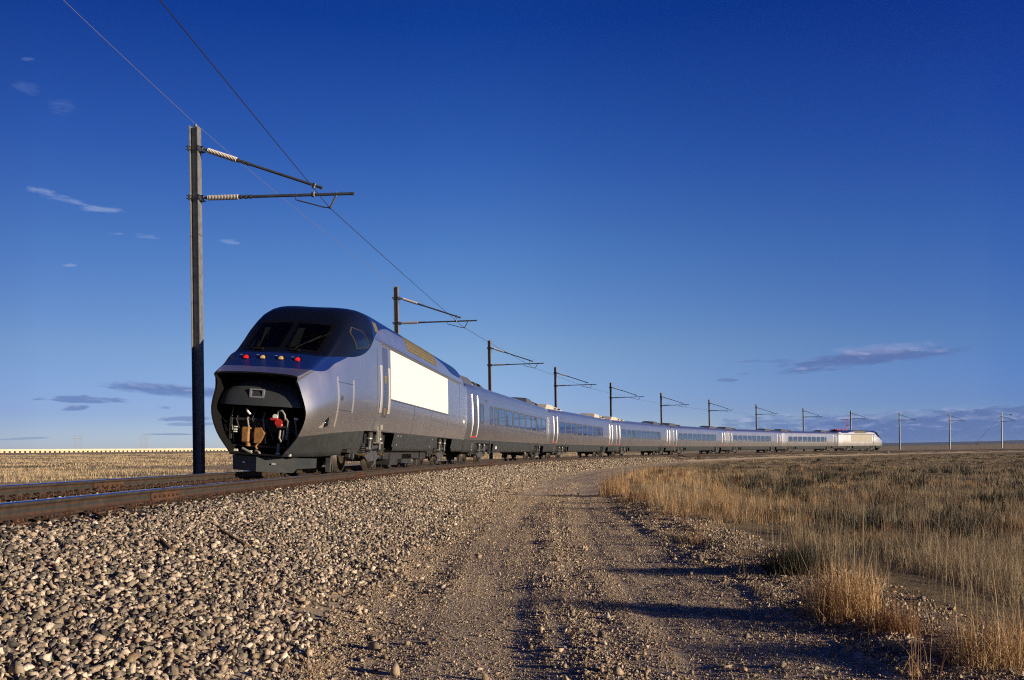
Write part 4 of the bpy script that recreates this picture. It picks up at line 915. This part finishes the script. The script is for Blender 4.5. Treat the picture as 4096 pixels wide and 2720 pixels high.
for y in (15.75, 16.2): mb.tube([(-1.0, y, 6.66), (-.75, y, 6.82), (.75, y, 6.82), (1.0, y, 6.66)], .03, 0, 6)
mb.box((0, 15.97, 6.78), (.9, .5, .05)); mb.build('collector_head', M_dark, pg)
MB().box((0, 19.6, 4.52), (1.5, 1.6, .10)).box((.3, 19.2, 4.62), (.3, .5, .2)).cyl((-.3, 18.6, 4.5), (-.3, 18.6, 4.85), .09).cyl((.4, 18.4, 4.5), (.4, 18.4, 4.8), .09).build('roof_insulator', M_red, pc2)

# ---- coaches
CR = [(1.48, 1.22), (1.535, 1.48), (1.568, 1.72), (1.583, 1.93), (1.583, 2.10), (1.568, 2.32), (1.548, 2.56), (1.527, 2.80), (1.503, 3.02), (1.472, 3.25), (1.44, 3.47), (1.395, 3.66), (1.315, 3.81), (1.18, 3.91), (1.0, 3.98), (.75, 4.04), (.4, 4.08), (0, 4.10)]
def co_side(u, h): return float(np.interp(h, [c[1] for c in CR], [c[0] for c in CR]))
def rrect(u0, u1, h0, h1, r, n=5):
    out = []
    for cx_, cz_, a0 in ((u1 - r, h1 - r, 0), (u0 + r, h1 - r, 90), (u0 + r, h0 + r, 180), (u1 - r, h0 + r, 270)):
        for k in range(n + 1): a = math.radians(a0 + 90 * k / n); out.append((cx_ + r * math.cos(a), cz_ + r * math.sin(a)))
    return out
M_frame = mat('window_frame', (.10, .105, .115), .5, .3)
def window(root, u0, u1, h0, h1, sd, opaque=False, parent=None):
    w = u1 - u0; r1 = min(.20, w * .46); r0 = min(.24, w * .5 + .03)
    o_, i_ = rrect(u0 - .055, u1 + .055, h0 - .055, h1 + .055, r0), rrect(u0 + .02, u1 - .02, h0 + .02, h1 - .02, r1 - .01)
    n = len(o_); mb = MB(); f = lambda p, off: (sd * (co_side(p[0], p[1]) + off), p[0], p[1])
    A = [f(p, .002) for p in o_]; A2 = [f(p, .016) for p in o_]; B_ = [f(p, .012) for p in i_]; C_ = [f(p, -.10) for p in i_]
    for X_, Y_ in ((A, A2), (A2, B_), (B_, C_)): mb.add(X_ + Y_, [(i, (i + 1) % n, n + (i + 1) % n, n + i) for i in range(n)])
    fr = mb.build('window' if not opaque else 'door_window', M_frame, parent or root)
    rows = []; 
    for k in range(7):
        h = h0 + .025 + (h1 - h0 - .05) * k / 6; d = max(0, r1 - (h - h0), r1 - (h1 - h)); ins = r1 - math.sqrt(max(r1 * r1 - d * d, 0)) if d > 0 else 0
        rows.append([f((u0 + ins + .01, h), .003), f((u1 - ins - .01, h), .003)])
    MB().grid(rows).build('pane', M_glassd if opaque else M_glass, fr)
    return fr
def hood(root, x0, m):
    mb = MB(); prof = [(x0, 4.0, 1.05, .95), (x0 + .25, 4.08, 1.05, .92), (x0 + 1.4, 4.36, 1.03, .66), (x0 + 2.9, 4.35, 1.03, .66), (x0 + 3.5, 4.20, 1.03, .74), (x0 + 3.9, 4.24, 1.03, .70), (x0 + 4.9, 4.22, 1.02, .70), (x0 + 5.7, 4.02, 1.0, .9)]
    P = [[(-wb_, u, 3.93), (-wt, u, h), (0, u, h + .015), (wt, u, h), (wb_, u, 3.93)] for u, h, wb_, wt in prof]
    mb.grid(P, 0, False)
    for sd in (-1, 1):
        for a, b_ in ((x0 + 2.95, x0 + 3.45), (x0 + 4.0, x0 + 4.75)):
            mb.add([(sd * .99, a, 4.04), (sd * .985, b_, 4.04), (sd * .86, b_, 4.16), (sd * .87, a, 4.16)], [(0, 1, 2, 3)], 1)
        mb.box((sd * 1.0, x0 + 2.4, 4.0), (.12, .3, .06), 2)
    return mb.build('roof_hood', [m, M_black, M_bright], root)
def coach(kind):
    root = empty('coach')
    if kind == 'first': wins = [(2.86, 3.54, 0), (5.10, 5.72, 0), (6.22, 6.84, 0)] + [(7.18 + 2.143 * k, 7.18 + 2.143 * k + 1.80, 1) for k in range(8)]; doors = [(1.20, 2.34)]
    else: wins = [(2.85 + 2.13 * k, 2.85 + 2.13 * k + 1.74, 1) for k in range(8)] + [(19.82, 20.44, 0)]; doors = ([(1.05, 2.20)] if kind == 'mid' else []) + [(24.15, 25.45)]
    U0, U1 = .10, LEN - .10
    us = sorted(set([U0, U1, U0 + .12, U1 - .12] + [x for w in wins for x in w[:2]] + [x / 1. for x in (2.6, 6.65, 20.05, 24.1)]))
    iw0, iw1 = 4, 8
    full = [(1, k) for k in range(len(CR))] + [(-1, k) for k in range(len(CR) - 2, -1, -1)]
    rows = [[(sd * CR[k][0] * (.985 if u in (U0, U1) else 1), u, CR[k][1]) for sd, k in full] for u in us]
    ks_ = [k for sd, k in full]
    hole = lambda i, j: iw0 <= min(ks_[j], ks_[j + 1]) and max(ks_[j], ks_[j + 1]) <= iw1 and any(w[0] - .001 <= us[i] and us[i + 1] <= w[1] + .001 for w in wins)
    mb = MB().grid(rows, 0, True, hole)
    mb.add(rows[0], [tuple(range(len(rows[0])))]); mb.add(rows[-1], [tuple(range(len(rows[-1])))])
    mb.build('body', M_silver, root)
    rin = [[(sd * (CR[k][0] - .09 if CR[k][0] > .09 else 0), min(max(u, .2), LEN - .2), min(CR[k][1], 3.6)) for sd, k in full] for u in us]
    MB().grid(rin, 0, False, hole).build('lining', M_inter, root)
    mb = MB().box((0, LEN / 2, 1.26), (2.7, LEN - .6, .04))
    for k in range(18):
        for x in (-.95, .95): mb.box((x, 4.2 + 1.05 * k, 1.62), (1.0, .14, .75)).box((x, 4.45 + 1.05 * k, 1.46), (1.0, .45, .12))
    mb.build('seat_row', mat('seat_cloth', (.03, .035, .06), .9) if 'seat_cloth' not in bpy.data.materials else bpy.data.materials['seat_cloth'], root)
    mb = MB(); SK = [(1.22, .575), (1.38, .60), (1.42, .75), (1.455, 1.05), (1.48, 1.22)]
    su = sorted([U0, U1, 2.6, 6.65, 20.05, 24.1])
    for sd in (-1, 1): mb.grid([[(sd * w, u, h) for w, h in SK] for u in su], 0, True, lambda i, j: (abs(su[i] - 2.6) < .01 or abs(su[i] - 20.05) < .01) and j < 3)
    mb.build('skirt', M_skirt, root)
    mb = MB().box((0, LEN / 2, .95), (2.25, LEN - .3, .45)).box((0, LEN / 2, .66), (2.3, 12.6, .16)); mb.build('underframe', M_dark, root)
    for sd in (-1, 1):
        for u0, u1, big in wins: window(root, u0, u1, 2.10, 3.02, sd)
        for a, b_ in doors:
            d_ = slab(MB(), side_patch(co_side, a, b_, 1.34, 3.44, .008, sd, 2, 10), sd, .008).build('door', M_door, root)
            m2 = (a + b_) / 2 + (.05 if a < 10 else -.05)
            window(root, m2 - .20, m2 + .22, 2.18, 2.95, sd, True, d_)
            for r0, r1 in ((a - .03, a + .03), (b_ - .03, b_ + .04)):
                hs = [1.36 + (3.42 - 1.36) * j / 16 for j in range(17)]
                P = [[(sd * (co_side(0, h) + .008 + .03 * math.sin(math.pi * i / 6)), r0 + (r1 - r0) * i / 6, h) for h in hs] for i in range(7)]
                MB().grid(P).build('door_edge_strip', M_bright, d_)  # rounded strip on the door pocket edge, shaped to glint in the sun
            slab(MB(), side_patch(co_side, a + .08, b_ - .08, 1.335, 1.40, .016, sd, 1, 1), sd, .016).build('step', M_red, d_)
        mb = MB(); slab(mb, side_patch(co_side, .4, LEN - .4, 3.465, 3.485, .003, sd, 20, 1), sd, .003); slab(mb, side_patch(co_side, .4, LEN - .4, 1.93, 1.94, .002, sd, 20, 1), sd, .002); mb.build('panel_seam', M_seam if False else M_door, root)
        mb = MB().box((sd * 1.572, LEN - .75, 1.98), (.02, .34, .14)); mb.build('number_plate', M_white, root)
        if kind == 'first': MB().box((sd * 1.43, 7.5, .90), (.02, .28, .26)).build('sign_plate', M_white, root)
        if kind != 'first': MB().box((sd * 1.585, 23.85, 2.02), (.03, .22, .16), 0).build('marker_lamp', M_white, root)
        mb = MB()
        for h in (.72, .86, .98): mb.cyl((sd * 1.42, 1.55 + h * .25, h), (sd * 1.47, 1.55 + h * .25, h), .045, 0, 8)
        for k in range(9): mb.box((sd * 1.40, 8.0 + 1.25 * k, .68), (.02, .05, .04))
        mb.build('coupler_socket', M_hose, root)
        for y in (5.7, 21.2): MB().box((sd * 1.44, y, .95), (.14, .14, .9)).box((sd * 1.46, y, 1.42), (.06, .08, .12)).build('tilt_link', M_iron, root)
        mb = MB(); fr = window  # small end lamp and data panel over the windows
        mb.box((sd * (co_side(0, 3.35) + .004), 3.35, 3.33), (.02, .10, .09)); mb.box((sd * (co_side(0, 3.3) + .004), 4.35 if kind == 'first' else 22.9, 3.26), (.02, .42, .12)); mb.build('destination_sign', M_frame, root)
    hood(root, .35, M_hoodg); hood(root, 18.6, M_hoodg)
    bogie(root, 4.33, 2.9); bogie(root, 22.31, 2.9)
    MB().box((0, -.02, 2.25), (2.75, .3, 3.1)).build('gangway', M_rub, root)
    return root
def cream(o):
    for c_ in kids(o):
        if c_.name.startswith('roof_hood'): c_.material_slots[0].link = 'OBJECT'; c_.material_slots[0].material = M_hoodc
GC = 'silver coaches of the curving train'
c1 = coach('first'); cmid = coach('mid'); c6 = coach('last')
cs = [c1, cmid] + [copy_tree(cmid) for _ in range(3)] + [c6]
CL = ['first silver coach, next to the front power car, with narrow oval windows at its front', 'second silver coach, with cream painted hoods at both ends of its roof', 'third silver coach, with one cream and one dark roof hood',
      'fourth silver coach, two thirds along the train, dark roof hoods', 'fifth silver coach, last but one before the rear power car', 'sixth silver coach, coupled to the rear power car, with only one side door']
for k, o in enumerate(cs):
    s = J0 + k * LEN; o.matrix_world = vehicle_matrix(s + 4.33, 4.33, s + 22.31, 22.31); tag(o, CL[k], 'coach', GC)
cream(cs[1])
for c_ in kids(cs[2])[:]:
    if c_.name.startswith('roof_hood'): c_.material_slots[0].link = 'OBJECT'; c_.material_slots[0].material = M_hoodc; break
# ---------------------------------------------------------------- catenary masts and wires
M_galv = mat('galvanised_steel', (.23, .235, .235), .55, .35, noise=.25, nscale=7)
M_arm = mat('dark_steel_tube', (.10, .11, .125), .45, .5, noise=.2, nscale=5)
M_ins = mat('porcelain_insulator', (.62, .58, .56), .35)
M_insd = mat('insulator_sheath', (.05, .045, .045), .4)
M_wire = mat('copper_wire', (.06, .05, .055), .5, .6)
M_wire2 = mat('pale_ground_wire', (.30, .25, .26), .5, .3)
POFF, HTOP, HLB = 2.7113, 9.1218, 7.2454
def ibeam(mb, h0, h1, d=.225, b=.235, tf=.016, tw=.012, m=0):
    poly = [(-d / 2, -b / 2), (-d / 2 + tf, -b / 2), (-d / 2 + tf, -tw / 2), (d / 2 - tf, -tw / 2), (d / 2 - tf, -b / 2), (d / 2, -b / 2), (d / 2, b / 2), (d / 2 - tf, b / 2), (d / 2 - tf, tw / 2), (-d / 2 + tf, tw / 2), (-d / 2 + tf, b / 2), (-d / 2, b / 2)]
    return mb.prism(poly, 'z', h0, h1, m)
def make_mast(htop=HTOP):
    """origin on the rail datum at the mast; x points to the track"""
    root = empty('catenary_mast')
    mb = ibeam(MB(), -1.3, htop); mb.box((0, 0, htop + .004), (.05, .05, .008)).cyl((.02, 0, htop), (.02, 0, htop + .07), .035, 0, 8)
    mb.build('column', M_galv, root)
    y = 0
    for h in (HLB, HLB + 1.285):
        mb = MB().box((-.135, y, h), (.03, .30, .13)).box((.135, y, h), (.03, .30, .13)); 
        for k in (-.125, .125):
            for zz in (-.035, .035): mb.cyl((-.20, k, h + zz), (.20, k, h + zz), .009, 0, 6)
        mb.box((.18, y, h + .06), (.10, .10, .012)).box((.19, y, h - .075), (.13, .13, .012)).cyl((.20, 0, h - .07), (.20, 0, h + .06), .018, 0, 8)
        mb.build('bracket', M_arm, root)
    def arm(p0, p1, name):
        p0, p1 = Vector(p0), Vector(p1); L = (p1 - p0).length; u = (p1 - p0) / L
        A = lambda t: p0 + u * t
        a = MB().tube([A(1.05), A(L)], .038, 0, 10).tube([A(0), A(.12)], [.018, .05], 0, 8)
        for t in (.98, 1.12, 1.24): a.tube([A(t), A(t + .05)], .055, 0, 10)
        a.tube([A(L - .06), A(L + .002)], .043, 0, 10)
        ob = a.build(name, M_arm, root)
        sh = MB(); core = []
        n = 21
        for i in range(n):
            t = .13 + i * (.83 / n); sh.tube([A(t), A(t + .012), A(t + .024)], [.06, .074, .06], 0, 12)
        sh.tube([A(.1), A(.99)], .046, 1, 10); sh.build('insulator', [M_ins, M_insd], ob)
        return ob
    low = ((.20, 0, HLB), (4.20, 0, HLB - .02)); up = ((.22, 0, HLB + 1.285), (3.37, 0, HLB + .155))
    arm(*low, 'support_arm'); arm(*up, 'stay_arm')
    z = HLB - .015
    mb = MB().tube([(3.16, 0, z - .06), (3.16, 0, z + .30)], .016, 0, 6).tube([(3.13, .0, z - .05), (3.13, 0, z + .06)], .05, 0, 8).tube([(3.14, 0, z + .17), (3.18, 0, z + .29)], .05, 0, 8); mb.build('link_clamp', M_arm, root)
    mb = MB().tube([(2.67, 0, z + .05), (2.67, 0, z - .11), (2.72, 0, z - .13), (3.1, 0, z - .24), (3.40, 0, z - .33), (3.55, 0, z - .345)], .017, 0, 6).tube([(3.74, 0, z + .06), (3.74, 0, z - .05), (3.72, 0, z - .08)], .022, 0, 6).tube([(3.72, 0, z - .07), (3.58, 0, z - .33)], .026, 0, 6).box((3.56, 0, z - .345), (.05, .06, .05)); mb.build('steady_arm', M_arm, root)
    return root
def mast_matrix(s):
    o = Vector(tpos(s, -POFF, 0, False)); t, n = tframe(s)
    return Matrix(((n.x, t.x, 0, o.x), (n.y, t.y, 0, o.y), (0, 0, 1, o.z), (0, 0, 0, 1)))
MS0, MSP = 15.4378, 21.4112
ML = ['nearest and tallest mast, its grey column standing left of the train nose', 'mast rising behind the roof of the front power car', 'mast rising behind the first coach, right of the front power car',
      'mast behind the joint of the first and second coaches, over a cream roof hood', 'mast behind the joint of the second and third coaches', 'mast behind the joint of the third and fourth coaches',
      'mast behind the fourth coach, left of the fourth coupling gap', 'mast behind the middle of the fifth coach roof', 'mast behind the last coach, left of the red pantograph', 'mast behind the rear power car, just right of the red pantograph',
      'first mast clear of the train, right of the rear power car nose', 'mast with pale lit column between the black sign and the train', 'last mast at right, taller, with guy wires and a weight']
mast0 = make_mast(); km0 = None
for i in range(13):
    o = mast0 if i == 0 else copy_tree(mast0)
    o.matrix_world = mast_matrix(MS0 + MSP * i); tag(o, ML[i], 'mast', 'catenary masts along the outside of the curve')
tall = o
for c in kids(tall):
    if c.name.startswith('column'):
        c.data = c.data.copy(); mw = c.data
        for v in mw.vertices:
            if v.co.z > 9: v.co.z += .62
# contact wire and ground wire
def wire(name, lat, h, sag, r, m, label, s0=-27.4, n=15, hts=None):
    pts = []
    for k in range(n):
        a = s0 + MSP * k; A = tpos(a, lat, h + (hts or {}).get(k, 0), False); B = tpos(a + MSP, lat, h + (hts or {}).get(k + 1, 0), False)
        for j in range(8): t = j / 8; p = A * (1 - t) + B * t; p[2] -= 4 * sag * t * (1 - t); pts.append(p)
    pts.append(B); return tag(MB().tube(pts, r, 0, 5).build(name, m), label, 'wire')
s00 = MS0 - 2 * MSP
wire('contact_wire', -POFF + 3.56, HLB - .37, .03, .0092, M_wire, 'dark contact wire held under the mast arms above the train', s00)
wire('ground_wire', -POFF + .02, HTOP + .07, .16, .0055, M_wire2, 'thin pale wire strung along the tops of the masts', s00, hts={14: .62})
# ---------------------------------------------------------------- things along the line and far away
def gz(x, y): return float(ground_z(np.array([x]), np.array([y]))[0])
def ground_at(px, py, z):
    a, e = pix_dir(px, py); d = Vector((math.sin(a) * math.cos(e), math.cos(a) * math.cos(e), math.sin(e))); k = (z - HCAM) / d.z; return d.x * k, d.y * k
M_conc = mat('pale_concrete', (.62, .54, .40), .8, noise=.12, nscale=.4)
M_wood = rust_mat('weathered_plank', (.10, .065, .035), (.20, .135, .07), (.28, .2, .11), .85)
M_sign = mat('black_sign', (.015, .017, .03), .5)
# elevated test guideway on the prairie at left
A, B = Vector((-263, 437, 0)), Vector((-180, 534, 0)); dr = (B - A).normalized(); nr = Vector((dr.y, -dr.x, 0))
gw = tag(empty('guideway', Matrix.Translation(A)), 'long pale concrete guideway wall running along the left horizon', 'guideway')
p0, p1 = -220, 330; z1 = 6.95; mb = MB()
def gp(t, o, z): q = dr * t + nr * o; return (q.x, q.y, z)
for zb, zt, o0, o1 in ((6.05, z1, -.9, .9), (5.95, 6.05, -1.5, 1.5)):
    vs = [gp(t, o, z) for t in (p0, p1) for o in (o0, o1) for z in (zb, zt)]; mb.add(vs, [(0, 1, 3, 2), (4, 6, 7, 5), (0, 4, 5, 1), (2, 3, 7, 6), (0, 2, 6, 4), (1, 5, 7, 3)])
mb.build('beam', M_conc, gw)
pier = MB(); yaw = math.atan2(dr.y, dr.x); rz = Matrix.Rotation(yaw, 3, 'Z')
pier.box((0, 0, 5.2), (1.5, 2.2, 1.5), 0, rz).box((.0, 0, 2.2), (1.3, 1.2, 5.0), 0, rz)
p_ = pier.build('pier', M_conc, gw); first = True
for i in range(100):
    t = -90 + 2.45 * i
    o = p_ if first else p_.copy()
    if not first: COL.objects.link(o)
    first = False; o.parent = gw; q = gp(t, 0, 0); o.location = q
# lattice pylons
for (px, lab) in ((312, 'faint lattice pylon far away, left of the two'), (575, 'faint lattice pylon far away, right of the two')):
    a, e = pix_dir(px, 1790); d = 2600; x, y = math.sin(a) * d, math.cos(a) * d; mb = MB(); zb = 24; zt = zb + 44
    for sx in (-7, 7):
        for k in range(6):
            za, zc = zb + 38 * k / 6, zb + 38 * (k + 1) / 6; wa, wc = 6 - .6 * k, 6 - .6 * (k + 1)
            for q in (-1, 1): mb.tube([(sx + q * wa, 0, za), (sx + q * wc, 0, zc)], .3, 0, 4).tube([(sx + q * wa, 0, za), (sx - q * wc, 0, zc)], .18, 0, 4)
    mb.tube([(-15, 0, zb + 38), (15, 0, zb + 38)], .5, 0, 4).tube([(-13, 0, zb + 44), (13, 0, zb + 44)], .4, 0, 4)
    for sx in (-13, -7, 7, 13): mb.tube([(sx, 0, zb + 36), (sx, 0, zb + 44)], .3, 0, 4)
    o = mb.build('pylon', mat('pylon_haze_grey', (.45, .45, .48), .7), None); o.location = (x, y, 0); tag(o, lab, 'pylon', 'pylons on the left horizon')  # grey lightened to imitate the haze of distance
# dark trackside posts and boxes beside the far rails
def at_sl(s, lat): p = tpos(s, lat, 0, False); return float(p[0]), float(p[1])
def find_s(px, lat):
    ss = np.linspace(20, 300, 1500); P = tpos(ss, lat, 0, False); x = 2048 + P[:, 0] / P[:, 1] * FPX; return float(ss[np.argmin(abs(x - px))])
s = find_s(2795, 3.6); x, y = at_sl(s, 3.6); z = gz(x, y)
sb = tag(empty('signal_post', Matrix.Translation((x, y, z))), 'leaning rusty box post with a hose beside the third and fourth coaches', 'trackside box')
mb = MB().prism([(-.26, 0), (-.10, .78), (.20, .78), (.27, 0)], 'y', -.15, .15, 0).box((.05, 0, .79), (.34, .34, .03)); mb.build('housing', M_rust, sb)
mb = MB().tube([(-.4, 0, .15), (-.9, .05, .05), (-1.6, .05, .22), (-2.2, .1, .55), (-2.9, .1, .62)], .05, 0, 8); mb.build('hose', M_rub, sb)
s = find_s(3548, 3.6); x, y = at_sl(s, 3.6); z = gz(x, y)
sb = tag(empty('signal_post', Matrix.Translation((x, y, z))), 'dark tilted box with a white lit end, right of the rear power car', 'trackside box')
MB().prism([(-.75, .12), (-.45, .6), (.2, .68), (.26, 0), (-.5, 0)], 'y', -.25, .25, 0).build('housing', M_clip, sb); MB().box((.28, 0, .34), (.06, .48, .66)).build('end_plate', M_white, sb)
MB().tube([(-.6, 0, .25), (-1.6, .1, .08), (-2.8, .1, .25), (-4.2, .1, .5)], .05, 0, 8).build('hose', M_rub, sb)
# sign post, steel stakes, guy wires at the right
s = find_s(3908, 5.5); x, y = at_sl(s, 5.5); z = gz(x, y)
sg = tag(empty('sign_post', Matrix.Translation((x, y, z))), 'small black square sign on a thin post left of the last mast', 'sign')
MB().box((0, 0, 2.05 - z - .75), (.75, .06, .46)).build('sign_board', M_sign, sg); MB().cyl((0, .05, 0), (0, .05, 2.0 - z - .75), .03).build('post', M_iron, sg)
for (px, py, h, lab) in ((3692, 1962, .85, 'leaning thin dark green stake standing in the right field'), (3700, 1820, 1.1, 'short dark stake by the far ballast at right')):
    x, y = ground_at(px, py, -1.1) if py > 1900 else at_sl(find_s(px, 9), 9); z = gz(x, y)
    o = MB().tube([(0, 0, -.1), (.06, 0, h)], .022, 0, 6).build('stake', M_sage, None); o.location = (x, y, z); tag(o, lab, 'stake')
st = MS0 + MSP * 12; top = Vector(tpos(st, -POFF, HTOP + .1, False)); x, y = at_sl(find_s(3908, 5.5) - 1.0, 5.5); foot = Vector((x, y, gz(x, y) + 2.2))
tag(MB().tube([top + Vector((0, 0, -.5)), (top + foot) / 2 + Vector((0, 0, -.2)), foot], .03, 0, 5).build('guy_wire', M_wire, None), 'thin diagonal guy wire running down from the last mast to the black sign', 'wire')
t_, n_ = tframe(st); q = top + n_ * 2.6 + Vector((0, 0, -.35))
hw = tag(empty('hanging_weight', Matrix.Translation(q)), 'dark oblong weight hung on a wire right of the last mast', 'weight')
o = MB().box((0, 0, 0), (.62, .3, .26), 0, Matrix.Rotation(.12, 3, 'Y'), .06).build('weight', M_sign, hw); MB().tube([Vector((0, 0, 0)), top + Vector((0, 0, -.05)) - q], .015, 0, 5).build('hanger', M_wire, hw)
a, e = pix_dir(3751, 1784); d = 1500
o = MB().box((0, 0, 1.2), (6, 4, 3.4), 0).prism([(-2.2, 2.9), (2.2, 2.9), (0, 4.2)], 'x', -3.2, 3.2, 1).build('shed', [M_white, M_hoodg], None); o.location = (math.sin(a) * d, math.cos(a) * d, .42 + d * math.sin(e) - 2); tag(o, 'tiny white shed far out on the plain at right', 'shed')
# bits of timber in the ballast
for (px, py, qx, qy, w, lab) in ((882, 2125, 985, 2192, .05, 'long weathered splinter of tie wood lying on the ballast'), (645, 2165, 690, 2205, .04, 'short grey splinter of wood low in the ballast left of the long one'), (372, 2060, 415, 2080, .03, 'small tan chip of wood near the ballast top')):
    P = []
    for X_, Y_ in ((px, py), (qx, qy)):
        z = -.5
        for _ in range(12): x, y = ground_at(X_, Y_, z); z = gz(x, y) + .03
        P.append(Vector((x, y, z)))
    d = P[1] - P[0]; L_ = d.length; mb = MB(); rot = d.to_track_quat('X', 'Z').to_matrix()
    mb.prism([(-w / 2, 0), (w / 2, .004), (w * .42, .022), (-w * .3, .03)], 'x', -L_ / 2, L_ / 2)
    mb.v = [tuple((rot @ Vector(v)) * 1) for v in mb.v]
    o = mb.build('wood_splinter', M_wood, None); o.location = (P[0] + P[1]) / 2 + Vector((0, 0, .015)); tag(o, lab, 'wood splinter')

# ---------------------------------------------------------------- air
m = bpy.data.materials.new('air'); m.use_nodes = True; nt = NT(m.node_tree); nt.n.remove(nt.n['Principled BSDF'])
v = nt.new('ShaderNodeVolumePrincipled'); v.inputs['Color'].default_value = (.42, .62, 1.0, 1); v.inputs['Density'].default_value = 3.5e-5; v.inputs['Anisotropy'].default_value = .2
nt.link(v.outputs[0], nt.n['Material Output'].inputs['Volume'])
hz = MB().box((0, 0, 15), (17400, 17400, 130)).build('haze', m); tag(hz, 'thin clear evening air over the plain', None, None, 'stuff')
